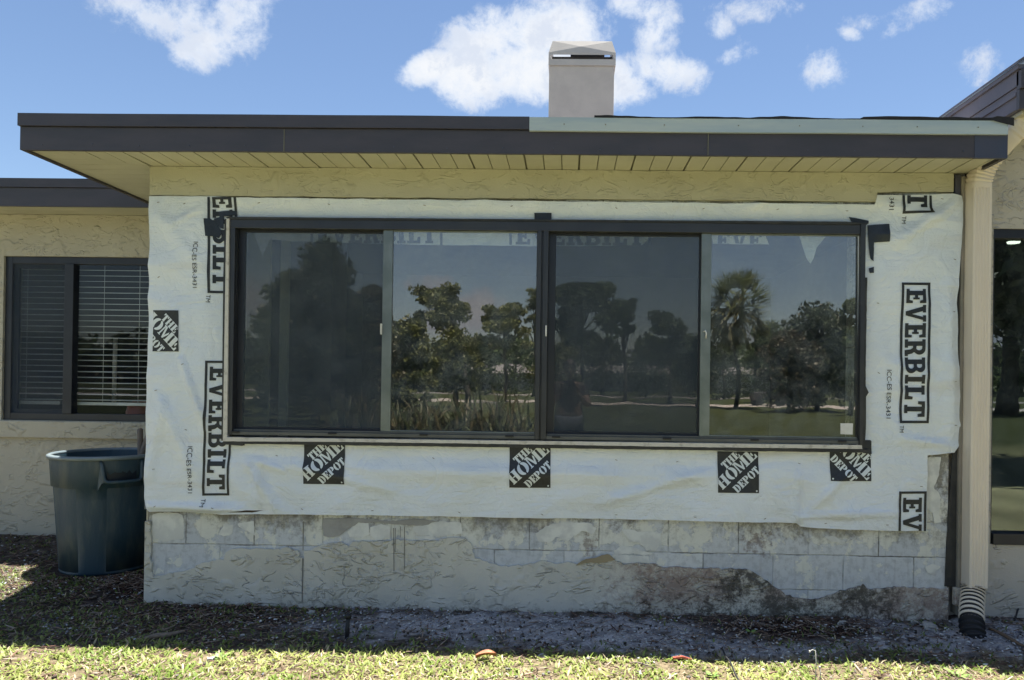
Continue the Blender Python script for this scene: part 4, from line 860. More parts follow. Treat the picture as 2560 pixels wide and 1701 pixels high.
for px_, py_2 in [(372, 470), (430, 472), (600, 470), (760, 473), (980, 476), (1180, 478), (1420, 482), (1620, 483), (1790, 485), (1950, 488), (2050, 480), (2165, 462), (2195, 600), (2190, 720), (2192, 880), (2195, 980), (370, 640), (366, 900), (362, 1080), (366, 1165), (500, 1168), (700, 1172), (860, 1176), (1060, 1180), (1250, 1184), (1420, 1186), (1600, 1190), (1760, 1194), (1900, 1205), (2040, 1208), (2118, 1120), (640, 1050), (1000, 1056), (1420, 1060), (1560, 1064), (1840, 1068), (2020, 700), (2022, 860), (430, 840), (435, 990)]:
    q = U(px_, py_2); st_ = rng.uniform(-.6, .6); c_, s_ = math.cos(st_)*.0065, math.sin(st_)*.0065; tx, tz = -s_*.22, c_*.22
    mb = MB(); mb.prism([(q.x-c_-tx, q.z-s_-tz), (q.x+c_-tx, q.z+s_-tz), (q.x+c_+tx, q.z+s_+tz), (q.x-c_+tx, q.z-s_+tz)], on_wrap(.0032)(q.x, q.z).y, on_wrap(-.001)(q.x, q.z).y); mb.build('staple', M['trim'], wrap)
# strip of the same film left hanging inside the glass
strip_in = empty('wrap_offcut', 'torn printed strip of white wrap hanging behind the top of the window glass', 'wrap strip')
YI = .055
inn = lambda off: (lambda x, z: Vector((x, YI-.004*noise.noise((x*5, z*3, 0))-off, z)))
ring = D([(582, 505), (584, 533), (588, 545), (605, 592), (617, 565), (622, 553), (700, 557), (880, 563), (1010, 565), (1235, 568), (1480, 566), (1500, 548), (1640, 546), (1643, 562), (1772, 564), (1765, 545), (1842, 544), (1850, 570), (1860, 598), (1868, 608), (1875, 596), (1882, 572), (1905, 543), (1978, 543), (1978, 505)], YI)
sheet('film', [[rough_line(ring, .06, .003, 31, True)]], M['wrap'], strip_in, inn(0), cell=.04)
zc2 = U(1000, 567, YI).z
wordmark((716, 575), (1020, 575), (716, 508), clip=[((0, zc2), (0, -1))], fn=inn(.002), Y=YI, par=strip_in, m0=.2)
wordmark((1174, 577), (1500, 580), (1174, 512), clip=[((0, U(1300, 566, YI).z), (0, -1))], fn=inn(.002), Y=YI, par=strip_in, m0=.2)
sheet('printed_wordmark', lay('EVE', SL, D([(1650, 575)], YI)[0], (1, 0), (0, 1), .27, .11), M['ink'], strip_in, inn(.002), cell=.04, clip=[((0, U(1700, 562, YI).z), (0, -1))])

# ================================================================== BLINDS IN THE WING WINDOW
bl = empty('window_blind', 'white slatted blind lowered behind the wing window glass', 'blind')
YB = WY+.14; zb_ = U(200, 930, YB).z; zt2 = U(200, 608, YB).z
mb = MB(); x0b = U(34, 780, YB).x; x1b = CL-.02; zz_ = zb_+.03; k = 0
while zz_ < zt2:
    # each slat slightly tilted and bowed
    tl_ = .003+.001*math.sin(k*1.7); mb.add([(x0b, YB-.024, zz_-tl_), (x1b, YB-.024, zz_-tl_), (x1b, YB, zz_+.002), (x0b, YB, zz_+.002), (x1b, YB+.024, zz_+tl_*.6), (x0b, YB+.024, zz_+tl_*.6), (x0b, YB-.024, zz_-tl_-.003), (x1b, YB-.024, zz_-tl_-.003)], [(0, 1, 2, 3), (3, 2, 4, 5), (6, 7, 1, 0)])
    zz_ += .0445; k += 1
mb.build('slats', M['slat'], bl)
mb = MB(); mb.box(x0b, U(145, 780, YB).x, YB-.025, YB+.025, zb_-.012, zb_+.014); mb.box(U(165, 780, YB).x, x1b, YB-.025, YB+.025, zb_-.014, zb_+.01); mb.build('bottom_rail', M['slat'], bl, bevel=.003)
mb = MB()
for px in (68, 244, 325): xx = U(px, 780, YB).x; mb = MB(); mb.box(xx-.0012, xx+.0012, YB-.028, YB-.0265, zb_, zt2); mb.build('ladder_cord', M['slat'], bl)
mb = MB(); xx = U(265, 780, YB+.5).x; mb.tube([(xx, YB+.5, U(265, 935, YB+.5).z), (xx+.004, YB+.5, U(265, 780, YB+.5).z)], .017, 10); post = mb.build('lamp_stand', M['white'], None, True); tag(post, 'pale upright lamp stand seen through the slats of the wing window', 'lamp stand')
mb = MB(); c = U(325, 935, YB+.12); mb.tube([(c.x, c.y, c.z-.16), (c.x, c.y, c.z-.05), (c.x, c.y, c.z+.02), (c.x-.0, c.y, c.z+.05)], [.10, .11, .09, .02], 14); vz = mb.build('red_vase', mat('red', (.25, .05, .05), rough=.5), None, True); tag(vz, 'dull red rounded vase behind the blind at the wall corner', 'vase')

# ================================================================== TRASH CAN
tcx, tcy = U(240, 1040, .63).x+.03, .63; gzc = .05
can = empty('trash_can', 'weathered blue grey plastic trash can standing by the house corner', 'trash can')
H_ = U(240, 1056, .30).z-gzc
def rad(t_): return .272+.055*t_
mb = MB(); N = 64; prof_ = [(0, .255), (.006, .268), (.02, .272), (.035, None), (.30, None), (.62, None), (.735, None), (.742, 'lip'), (.93, 'lip'), (.94, 'lip'), (.985, 'lip')]
rings = []
for t_, r_ in prof_:
    rr = r_ if isinstance(r_, float) else rad(t_)+(.010 if r_ == 'lip' else 0)
    ring = []
    for k in range(N):
        an = 2*math.pi*k/N; rk = rr
        if .02 < t_ < .74:      # shallow flutes run down the body below the handle band
            f1 = (an*180/math.pi+58) % 90
            if f1 < 58: rk -= .011
        ring.append((tcx+rk*math.cos(an), tcy+rk*math.sin(an), gzc+H_*t_))
    rings.append(ring)
vs = [q for r in rings for q in r]; fs = [(i*N+k, i*N+(k+1) % N, (i+1)*N+(k+1) % N, (i+1)*N+k) for i in range(len(rings)-1) for k in range(N)]; fs.append(tuple(range(N))[::-1])
mb.add(vs, fs)
inner = [[(tcx+(rad(t_)-.006)*math.cos(2*math.pi*k/N), tcy+(rad(t_)-.006)*math.sin(2*math.pi*k/N), gzc+H_*t_) for k in range(N)] for t_ in (.985, .4, .03)]
mb.add([q for r in inner for q in r], [((i+1)*N+k, (i+1)*N+(k+1) % N, i*N+(k+1) % N, i*N+k) for i in range(2) for k in range(N)]+[tuple(2*N+k for k in range(N))])
mb.build('body', M['can'], can, smooth=False).data.polygons.foreach_set('use_smooth', [False]*0+[len(f) == 4 for f in mb.f])
mb = MB(); R_ = .338
prof2 = [(R_-.012, -.012), (R_+.006, -.014), (R_+.014, -.004), (R_+.012, .008), (R_, .014), (R_-.014, .012), (R_-.016, 0)]
vs = []; 
for k in range(N):
    an = 2*math.pi*k/N
    for r_, z_ in prof2: vs.append((tcx+r_*math.cos(an), tcy+r_*math.sin(an), gzc+H_*.99+z_))
q = len(prof2); mb.add(vs, [(k*q+i, k*q+(i+1) % q, ((k+1) % N)*q+(i+1) % q, ((k+1) % N)*q+i) for k in range(N) for i in range(q)]); mb.build('rim', M['can_rim'], can, smooth=True)
def handle(a_mid):
    mb = MB(); r_out = rad(.85)+.045
    def pt(da_, r_, t_): an = math.radians(a_mid+da_); return (tcx+r_*math.cos(an), tcy+r_*math.sin(an), gzc+H_*t_)
    def bar(p, q_, w_):
        mb.tube([p, q_], w_, 8)
    rb = rad(.85)
    mb.tube([pt(-21, rb+.010, .965), pt(-19.5, rb+.026, .93), pt(-18, r_out-.006, .85), pt(-17, r_out, .81), pt(-14, r_out+.003, .795), pt(-7, r_out+.004, .793), pt(0, r_out+.005, .793), pt(7, r_out+.004, .793), pt(14, r_out+.003, .795), pt(17, r_out, .81), pt(18, r_out-.006, .85), pt(19.5, rb+.026, .93), pt(21, rb+.010, .965)], .0125, 8)
    for s in (-1, 1):
        q = [pt(s*17, r_out, .80), pt(s*20, r_out-.012, .78), pt(s*24, rb+.006, .72), pt(s*23, rb+.004, .96), pt(s*20, rb+.02, .93), pt(s*18, r_out-.012, .86)]
        mb.add(q, [(0, 1, 2, 3, 4, 5)])
    mb.build('handle', M['can'], can, smooth=True)
    mb = MB(); pts_ = [pt(d_, rb+.0125, t_) for d_, t_ in ((-15, .945), (-7, .945), (0, .945), (7, .945), (15, .945))]; lo2 = [pt(d_, rb+.010, .80) for d_ in (-15, -7, 0, 7, 15)]
    mb.add(pts_+lo2, [(i, i+1, i+6, i+5) for i in range(4)]); mb.build('recess_shade', M['can_shade'], can, smooth=True)  # dark sheet over the band paints the shade inside the handle pocket
handle(-44); handle(136); 
# two wooden tool handles leaning out of the can
def tool(px0, py0, px1, py1, y0, y1, r_, label):
    a_, b_2 = U(px0, py0, y0), U(px1, py1, y1); mb = MB(); n = 8
    mb.tube([a_+(b_2-a_)*i/n+Vector((.002*math.sin(i), 0, 0)) for i in range(n+1)]+[b_2+(b_2-a_).normalized()*.006], [r_]*n+[r_, r_*.6], 12); o = mb.build('tool_handle', M['wood'], None, True); tag(o, label, 'tool handle', 'wooden tool handles in the trash can')
tool(331, 1250, 322, 990, .70, .72, .019, 'shorter upright wooden tool handle in the trash can, left of the leaning one')
tool(298, 1140, 358, 955, .60, .70, .019, 'longer wooden tool handle leaning right behind the wrapped wall corner')

# ================================================================== DRAIN HOSE
p0 = Vector((cpx, -.063, zb0+.015)); end = G(2243, 1450, 0.0); p3 = Vector((end.x-.055, -.285, -.03))
P0, P1, P2, P3 = p0, p0+Vector((0, 0, -.09)), Vector((p3.x, p3.y+.06, p3.z+.10)), p3
hose = empty('drain_hose', 'short corrugated hose under the downspout, pale above and black at the ground', 'drain hose')
for (ta, tb, mm, nm) in ((0, .70, M['downspout'], 'upper_section'), (.70, 1, M['black'], 'lower_section')):
    mb = MB(); N2 = int(260*(tb-ta)); pts_ = []; rs = []
    for i in range(N2+1):
        t_ = ta+(tb-ta)*i/N2; pts_.append(P0*(1-t_)**3+P1*3*t_*(1-t_)**2+P2*3*t_**2*(1-t_)+P3*t_**3); rs.append(.059+.007*math.sin(t_*2*math.pi*13))
    mb.tube(pts_, rs, 24, False); mb.mi = [1 if math.sin((ta+(tb-ta)*((k_//24)+.5)/N2)*2*math.pi*13) < -.15 else 0 for k_ in range(len(mb.f))]; mb.build(nm, [mm, M['black']], hose, smooth=True)

# ================================================================== SMALL THINGS ON THE GROUND
a_ = G(798, 1470, 0.0); mb = MB(); a_.z = gz(a_.x, a_.y)-.03; zt3 = U(801, 1417, a_.y).z
mb.tube([a_, Vector((a_.x+.006, a_.y+.01, zt3))], [.0105, .0115], 10); mb.tube([Vector((a_.x+.006, a_.y+.01, zt3-.022)), Vector((a_.x+.006, a_.y+.01, zt3+.002))], .016, 10)
tag(mb.build('stake', M['black'], None, True), 'thin black plastic stake standing in sandy soil before the stucco wall', 'stake')
# cable curving out of the ground
pts_ = [G(1662, 1492), G(1664, 1505), G(1672, 1525), G(1683, 1542), G(1694, 1562), G(1702, 1580), G(1706, 1600)]
hs = [.0, .03, .035, .03, .022, .012, -.01]
for p, h_ in zip(pts_, hs): p.z = gz(p.x, p.y)+h_
mb = MB(); mb.tube(pts_, .0042, 8); tag(mb.build('cable', M['black'], None, True), 'loose black cable curving out of the sand at the lawn edge', 'cable')
pts_ = [G(2338, 1432), G(2346, 1424), G(2356, 1416), G(2375, 1408)]
for p, h_ in zip(pts_, (0, .05, .09, .10)): p.y += .0; p.z = h_
mb = MB(); mb.tube(pts_, .005, 8); tag(mb.build('cable', M['black'], None, True), 'short black cable rising by the right wall below the glazed door', 'cable')
def place(px, py, dz=0.0): p = G(px, py); return Vector((p.x, p.y, gz(p.x, p.y)+dz))
# torn packet: red, white and blue
p = place(1567, 1522, .004); mb = MB()
for k, (c0, c1) in enumerate(((0, .35), (.35, .62), (.62, 1))):
    mb.cur = k
    A_ = lambda t_, s_: (p.x-.045+.09*t_+.01*s_, p.y+.03-.06*s_, p.z+.012+.008*math.sin(t_*4)+.006*s_)
    q = [A_(0, c0), A_(.5, c0), A_(1, c0), A_(1, c1), A_(.5, c1), A_(0, c1)]
    mb.add(q+[(a[0], a[1], a[2]-.010) for a in q], [(0, 1, 4, 5), (1, 2, 3, 4), (6, 11, 10, 7), (7, 10, 9, 8), (5, 4, 10, 11), (4, 3, 9, 10), (0, 5, 11, 6), (2, 8, 9, 3)])
pk = mb.build('packet', [mat('packet_blue', (.22, .33, .42), rough=.4), M['white'], mat('packet_red', (.42, .10, .07), rough=.4)], None); tag(pk, 'small crumpled red, white and blue packet on the sand', 'litter')
# brown curled leaf
p = place(1117, 1528, .004); mb = MB(); vs = []; n = 9
for i in range(n):
    t_ = i/(n-1); wd = .022*math.sin(math.pi*min(.98, t_*.9+.08))
    for s_ in (-1, 0, 1): vs.append((p.x-.045+.1*t_, p.y+s_*wd, p.z+.006+.018*abs(s_)+.02*t_*(1-t_)*0+.02*math.sin(t_*2.6)))
mb.add(vs, [(i*3+j, i*3+j+1, i*3+j+4, i*3+j+3) for i in range(n-1) for j in range(2)]); lf = mb.build('dead_leaf', mat('dead_leaf', (.42, .18, .08), (.25, .10, .05), 30, .6), None, True); tag(lf, 'curled orange brown dead leaf lying at the edge of the sunlit grass', 'leaf')
# pale palm boot / husk lying left
def husk(px0, py0, px1, py1, r_, label, m=M['wood']):
    a_, b_2 = place(px0, py0, .01), place(px1, py1, .018); mb = MB(); n = 8
    mb.tube([a_+(b_2-a_)*i/n+Vector((0, .006*math.sin(i*1.1), .004*math.sin(i*.8))) for i in range(n+1)], [r_*(.35+.8*math.sin(math.pi*(i/n*.8+.15))) for i in range(n+1)], 8); tag(mb.build('stick', m, None, True), label, 'stick', 'sticks lying on the soil')
husk(332, 1478, 425, 1462, .013, 'thick pale dry husk on the soil left of centre')
husk(345, 1466, 402, 1447, .007, 'thin pale split stick just behind the thick husk')
husk(205, 1418, 242, 1416, .005, 'short pale straight stick near the trash can')
husk(1452, 1535, 1520, 1543, .004, 'slim pale curved stalk beside the packet at the lawn edge')
husk(2280, 1455, 2375, 1500, .009, 'dark brown stick slanting across the soil at the lower right', M['brown'])
husk(600, 1420, 700, 1424, .005, 'slim grey root along the foot of the stucco wall', M['bark'])
# dry upright stalks
def stalk(px, py, hpx, label, hook=0.0):
    p = place(px, py); t_ = U(px, py-hpx, p.y); mb = MB(); pts_ = [p, p+(t_-p)*.5+Vector((.004, 0, 0)), t_]+([t_+Vector((-hook*.5, 0, .004)), t_+Vector((-hook, 0, -.004))] if hook else [])
    mb.tube(pts_, .0022, 6); mb.tube([pts_[-1]-Vector((0, 0, .006)), pts_[-1]+Vector((0, 0, .004))], .004, 6); tag(mb.build('dry_stalk', M['chip'], None, True), label, 'stalk', 'dry stalks at the lawn edge')
stalk(1879, 1568, 68, 'tallest pale dry stalk with a hooked top at the lawn edge', .025); stalk(1889, 1572, 34, 'short pale dry stalk beside the hooked one')
# chunks of broken stucco
def chunk(px, py, s_, h_, label, seed):
    p = place(px, py, h_*.3); bm = bmesh.new(); bmesh.ops.create_icosphere(bm, subdivisions=3, radius=1)
    for v in bm.verts:
        c = v.co; f = 1+.35*noise.noise((c.x*1.3+seed, c.y*1.3, c.z*1.3)); f += .1*noise.noise((c.x*5+seed, c.y*5, c.z*5))
        v.co = Vector((max(-.8, min(.8, c.x))*s_*f, max(-.75, min(.75, c.y))*s_*.7*f, max(-.6, min(.6, c.z))*h_*f))
    bmesh.ops.rotate(bm, verts=bm.verts, cent=(0, 0, 0), matrix=Matrix.Rotation(seed*1.3, 3, 'Z') @ Matrix.Rotation(.2*math.sin(seed*3), 3, 'X'))
    me = bpy.data.meshes.new('stucco_chunk'); bm.to_mesh(me); bm.free(); o = link('stucco_chunk', me, M['debris']); o.location = p; tag(o, label, 'rubble', 'broken stucco pieces on the soil')
for i, c in enumerate([(2145, 1447, .062, .022, 'largest flat grey stucco slab beside the drain hose'), (2108, 1432, .026, .018, 'squarish stucco piece against the wall, left of the large slab'), (1940, 1438, .03, .016, 'low stucco piece lying in dark soil at the wall foot'), (2012, 1452, .028, .014, 'angular stucco piece between the dark soil and the large slab'), (2022, 1476, .022, .02, 'upright light stucco piece in front of the angular one'),
      (488, 1520, .026, .016, 'white stucco piece lying in the sunlit lawn edge at the left'), (718, 1418, .022, .02, 'white jagged stucco piece near the stake'), (560, 1465, .018, .01, 'small pale stucco piece in the mulch left of the stake'), (1250, 1513, .03, .010, 'flat pale greenish stucco flake near the dead leaf'), (166, 1590, .02, .012, 'grey pebble in the sunlit grass at lower left'), (1040, 1413, .016, .012, 'small white stucco piece at the foot of the wall by the drip stains'), (430, 1398, .022, .012, 'white stucco piece at the left foot of the wall'), (705, 1455, .016, .01, 'small stucco piece left of the stake base')]): chunk(*c, i+1)

# ---- countless small stuff
def scatter(n, xr, yr, dens):
    X_ = rng.uniform(*xr, n); Y2 = rng.uniform(*yr, n); k = np.array([rng.random() < dens(a, b) for a, b in zip(X_, Y2)]); return X_[k], Y2[k]
def in_house(x, y): return (CL-.03 < x < CR+.1 and y > -.02) or (x >= CR and y > .03) or y > 1.28 or math.hypot(x-tcx, y-tcy) < .32
def n2(x, y, s, k): return noise.noise((x*s, y*s, k))
def edge(x): return -.70-.035*x+.05*noise.noise((x*1.3, 0, 6))+.03*noise.noise((x*5, 0, 9))
def d_grass(x, y):
    if in_house(x, y): return 0
    e_ = edge(x); v = 0
    if y < e_: v = .95 if n2(x, y, 2.6, 21)+.5*n2(x, y, 8, 3) > -.2 else .3
    else:
        v = .05+.75*max(0, n2(x, y, 3.2, 22)+.35*n2(x, y, 9, 4)-.12)
        v *= 1-min(1, bump2(x, y, SAND)*.75)
        if x < -2.4: v += .42*max(0, .6+n2(x, y, 2, 23)) * (1 if y < .55 else .1)
        elif x < -1.2: v += .14*max(0, .5+n2(x, y, 4, 24))*2
        if y < e_+.16: v += .25*max(0, .3+n2(x, y, 4, 5))
        if 1.1 < x < 2.0 and -.75 < y < -.45: v += .35*max(0, .5+n2(x, y, 6, 9))
    return v
bx, by = scatter(120000, (-4.4, 3.6), (-1.45, 1.25), d_grass)
def blades(name, bx, by, lmin, lmax, label):
    n = len(bx); L = rng.uniform(lmin, lmax, n); wd = rng.uniform(.0024, .0056, n); th = rng.uniform(0, 2*math.pi, n); lean = rng.uniform(.5, 1.5, n)
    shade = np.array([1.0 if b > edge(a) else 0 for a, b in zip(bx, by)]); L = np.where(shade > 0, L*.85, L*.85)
    gzv = np.array([gz(a, b) for a, b in zip(bx, by)]); dirx, diry = np.cos(th), np.sin(th); px_, py_ = -diry, dirx
    V = np.zeros((n, 6, 3))
    for j, (t_, wf) in enumerate(((0, .8), (.55, 1.0), (1, .12))):
        hor = L*np.sin(lean)*t_**1.4*.95; ver = L*(np.cos(lean*t_*.9))*t_*.85
        for s_, c_ in ((-1, 0), (1, 1)):
            V[:, j*2+c_, 0] = bx+dirx*hor+px_*wd*wf*s_; V[:, j*2+c_, 1] = by+diry*hor+py_*wd*wf*s_; V[:, j*2+c_, 2] = gzv+ver-.004
    b0 = np.arange(n)[:, None]*6; Fc = np.concatenate([b0+np.array([0, 1, 3, 2]), b0+np.array([2, 3, 5, 4])], 1).reshape(-1)
    dry = rng.random(n); nn = np.array([n2(a, b, 3.1, 31) for a, b in zip(bx, by)]); green = np.array((.19, .28, .05)); yel = np.array((.38, .42, .13)); straw = np.array((.52, .43, .28)); deep = np.array((.085, .14, .035))
    m_ = np.clip(.5+nn+.5*(dry-.5), 0, 1)[:, None]; c = green*(1-m_)+yel*m_; c = np.where((dry < np.where(shade > 0, .07, .16))[:, None], straw, c); c = np.where((shade[:, None] > 0) & (dry[:, None] >= .07), c*.45+deep*.55, c)  # blades behind the lawn edge get a deeper green, shade put into colour
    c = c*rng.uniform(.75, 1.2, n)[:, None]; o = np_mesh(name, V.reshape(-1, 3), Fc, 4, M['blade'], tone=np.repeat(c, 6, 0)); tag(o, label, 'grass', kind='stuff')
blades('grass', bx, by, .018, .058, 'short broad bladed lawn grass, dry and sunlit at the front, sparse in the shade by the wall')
def flat_litter(name, n, dens, lr, wr, cols, label, cat, zoff=.004, xr=(-4.4, 3.6), yr=(-1.3, 1.25), thick=.35):
    lx, ly = scatter(n, xr, yr, dens); n = len(lx); L = rng.uniform(*lr, n); wd = rng.uniform(*wr, n); th = rng.uniform(0, math.pi, n); gzv = np.array([gz(a, b) for a, b in zip(lx, ly)])
    d = np.stack([np.cos(th), np.sin(th), rng.uniform(-.25, .25, n)], 1); q = np.stack([-np.sin(th), np.cos(th), rng.uniform(-.3, .3, n)], 1); c0 = np.stack([lx, ly, gzv+zoff+rng.uniform(0, .006, n)], 1); up = np.array((0, 0, 1.))
    h_ = (wd*thick)[:, None]; V = np.zeros((n, 8, 3)); cn = [(-1, -1), (1, -.7), (.9, 1), (-.8, .8)]
    for j, (s_, t_) in enumerate(cn):
        jit = rng.uniform(.7, 1.1, (n, 1)); b_ = c0+d*(L[:, None]*.5*s_*jit)+q*(wd[:, None]*.5*t_*jit); V[:, j] = b_; V[:, j+4] = b_+up*h_*.9
    b0 = np.arange(n)[:, None]*8; Fc = np.concatenate([b0+np.array(f) for f in ([0, 3, 2, 1], [4, 5, 6, 7], [0, 1, 5, 4], [1, 2, 6, 5], [2, 3, 7, 6], [3, 0, 4, 7])], 1).reshape(-1)
    cc = np.array(cols)[rng.integers(0, len(cols), n)]*rng.uniform(.6, 1.3, n)[:, None]; o = np_mesh(name, V.reshape(-1, 3), Fc, 4, M['litter'], tone=np.repeat(cc, 8, 0)); tag(o, label, cat, kind='stuff')
flat_litter('mulch', 75000, lambda x, y: 0 if in_house(x, y) else (.25+.6*min(1, bump2(x, y, DARK))+.4*n2(x, y, 3, 40))*(1-.75*min(1, bump2(x, y, SAND)))*(1 if y > edge(x)-.05 else .7), (.02, .10), (.002, .007), [(.19, .12, .085), (.27, .20, .15), (.09, .06, .05), (.36, .29, .23), (.13, .07, .05)], 'dead brown twigs, needles and leaf litter on the soil by the wall', 'leaf litter')
flat_litter('gravel', 34000, lambda x, y: 0 if in_house(x, y) else (.12+.5*min(1, bump2(x, y, SAND))+.3*n2(x, y, 4, 41))*(1 if y > edge(x) else .12), (.003, .019), (.003, .013), [(.55, .56, .56), (.36, .37, .40), (.60, .60, .60), (.24, .24, .27), (.30, .27, .24)], 'pale chips of paint, stucco and gravel strewn over the soil', 'gravel', thick=.5)
flat_litter('soil_clods', 14000, lambda x, y: 0 if in_house(x, y) else (.35 if y > edge(x) else .08), (.006, .024), (.005, .016), [(.10, .085, .07), (.16, .15, .14), (.06, .05, .04)], 'small dark clods of soil in the shade by the wall', 'soil clods', zoff=.0, thick=.7)
# leafy weeds at the lawn edge
def weed(px, py, s_, label):
    p = place(px, py); mb = MB(); 
    for k in range(9):
        an = k*2.4; el_ = .35+.5*((k*37) % 10)/10; L_ = s_*(.6+.4*((k*53) % 10)/10); d = Vector((math.cos(an)*math.cos(el_), math.sin(an)*math.cos(el_), math.sin(el_))); sd_ = Vector((-math.sin(an), math.cos(an), 0)); q = [p+d*L_*t_+Vector((0, 0, -.25*L_*t_*t_)) for t_ in (.05, .4, .75, 1)]
        ws_ = [.002, .008, .006, .0005]; vs = [];
        for a2, w_ in zip(q, ws_): vs += [a2-sd_*w_, a2+sd_*w_]
        mb.add(vs, [(i*2, i*2+1, i*2+3, i*2+2) for i in range(3)])
    o = mb.build('weed', mat('weed_leaf', (.12, .22, .05), (.2, .3, .07), 30, .5), None, True); tag(o, label, 'weed', 'broad leaved weeds at the lawn edge')
weed(505, 1518, .07, 'light green weed growing beside the white stucco piece at the lawn edge'); weed(1730, 1462, .06, 'small dark green weed in the dark soil below the mould stain'); weed(2205, 1560, .10, 'leafy green weed clump at the lower right lawn edge'); weed(1640, 1560, .06, 'small weed at the lawn edge left of the cable')

# ================================================================== WHAT THE WINDOW MIRRORS
def leaf_cloud(centres, nleaf, size, cols, flat=1.0):
    """small leaf quads spread round twig centres; returns vertices, faces, colours"""
    C = np.array(centres); k = rng.integers(0, len(C), nleaf); R = C[k, 3]; off = rng.normal(0, 1, (nleaf, 3)); off /= np.linalg.norm(off, axis=1)[:, None]; off *= (rng.random(nleaf)**.45)[:, None]; off[:, 2] *= flat
    P = C[k, :3]+off*R[:, None]; a = rng.normal(0, 1, (nleaf, 3)); a /= np.linalg.norm(a, axis=1)[:, None]; b = rng.normal(0, 1, (nleaf, 3)); b -= a*(a*b).sum(1)[:, None]; b /= np.linalg.norm(b, axis=1)[:, None]
    s = (size*rng.uniform(.6, 1.3, nleaf))[:, None]; V = np.stack([P-a*s, P+b*s*.55, P+a*s, P-b*s*.55], 1).reshape(-1, 3); Fc = np.arange(nleaf*4)
    clump = rng.uniform(.65, 1.35, len(C))[k]; cc = np.array(cols)[rng.integers(0, len(cols), nleaf)]*clump[:, None]*rng.uniform(.8, 1.2, nleaf)[:, None]
    return V, Fc, np.repeat(cc, 4, 0)
GREEN = [(.055, .085, .025), (.075, .105, .03), (.04, .065, .02)]; OLIVE = [(.11, .125, .035), (.085, .10, .03), (.14, .15, .05)]; DK = [(.045, .065, .035), (.06, .075, .04), (.035, .05, .028)]
def tree(px, top_y, base_z, dist, wpx, crown_h, kind, label, cols, n=5200, lean=0.0, trunk_r=None):
    t_ = MR(px, top_y, dist); H_ = t_.z; x0, y0 = t_.x-lean, t_.y; W_ = wpx*K/F*(dist+4.34)/2
    root = empty('tree' if kind != 'palm' else 'palm_tree', label, 'tree' if kind != 'palm' else 'palm tree', 'trees mirrored in the window glass', (x0, y0, 0))
    hc = H_*crown_h; r_ = trunk_r or max(.1, H_*.022); mb = MB(); n_ = 8
    mb.tube([Vector((lean*(i/n_)**1.5+.12*math.sin(i*.9)*min(1, H_/8), .1*math.sin(i), H_*.93*i/n_)) for i in range(n_+1)], [r_*(1.25 if i == 0 else 1)*(1-.8*i/n_) for i in range(n_+1)], 8)
    cen = []
    nb = {'oak': 90, 'pine': 38, 'bush': 60, 'tall': 60}.get(kind, 0)
    for k in range(nb):
        an = rng.uniform(0, 2*math.pi); u_ = rng.random()
        if kind == 'pine': zz = hc+(H_-hc)*(rng.random()**.75); rr = W_*rng.uniform(.15, 1)*(1.05-.55*(zz-hc)/(H_-hc)); cr = W_*rng.uniform(.2, .34)
        elif kind == 'tall': zz = hc+(H_-hc)*u_; rr = W_*rng.uniform(.1, .85)*math.sin(math.pi*(.15+.75*u_)); cr = W_*.33
        else: zz = hc+(H_-hc)*(u_**.8); q_ = (zz-(hc+(H_-hc)*.42))/((H_-hc)*.6); rr = W_*math.sqrt(max(.08, 1-q_*q_))*rng.uniform(.25, 1.0); cr = W_*rng.uniform(.2, .36)
        f_ = (zz/H_)**1.5; cen.append((lean*f_+rr*math.cos(an), rr*math.sin(an), zz-cr*.4, cr))
        if k % 3 == 0 and kind != 'bush': mb.tube([Vector((lean*(.6*f_), 0, zz*.72)), Vector((lean*f_+rr*math.cos(an)*.5, rr*math.sin(an)*.5, zz*.86)), Vector((lean*f_+rr*math.cos(an)*.95, rr*math.sin(an)*.95, zz-cr*.3))], [r_*.4, r_*.25, r_*.08], 6)
    if kind == 'palm':
        V = []; Fc = []; T_ = []
        for k in range(120):
            an = rng.uniform(0, 2*math.pi); el_ = rng.uniform(-1.35, 1.25); L_ = W_*1.2; c0 = Vector((0, 0, H_*.86)); d = Vector((math.cos(an)*math.cos(el_), math.sin(an)*math.cos(el_), math.sin(el_))); hub = c0+d*L_*.5
            for j in range(15):
                fa = (j-7)/7*1.1; sd_ = d.orthogonal().normalized(); sd_ = Matrix.Rotation(k*1.3, 3, d) @ sd_; dd = (d*math.cos(fa)+sd_*math.sin(fa)); tip = hub+dd*L_*.5+Vector((0, 0, -.14*L_*rng.random())); pn = dd.cross(Vector((.3, .2, 1))).normalized()*L_*.018; b_ = len(V); V += [hub-pn, hub+pn, tip+pn*.2, tip-pn*.2]; Fc += [b_, b_+1, b_+2, b_+3]; cc = (.16, .15, .05) if el_ < -.1 else (.10, .12, .035); T_ += [cc]*4
            V += [c0+Vector((0, 0, .02)), c0-Vector((0, 0, .02)), hub-Vector((0, 0, .02)), hub+Vector((0, 0, .02))]; b_ = len(V)-4; Fc += [b_, b_+1, b_+2, b_+3]; T_ += [(.12, .12, .05)]*4
        np_mesh('crown', np.array([tuple(v) for v in V]), np.array(Fc), 4, M['leaf'], root, tone=np.array(T_))
        mb.build('trunk', M['bark'], root, True); return root
    V, Fc, T_ = leaf_cloud(cen, n, min(.16, max(.09, W_*.055)), cols, .6 if kind == 'pine' else .85)
    mb.build('trunk', M['bark'], root, True); np_mesh('crown', V, Fc, 4, M['leaf'], root, tone=T_); return root
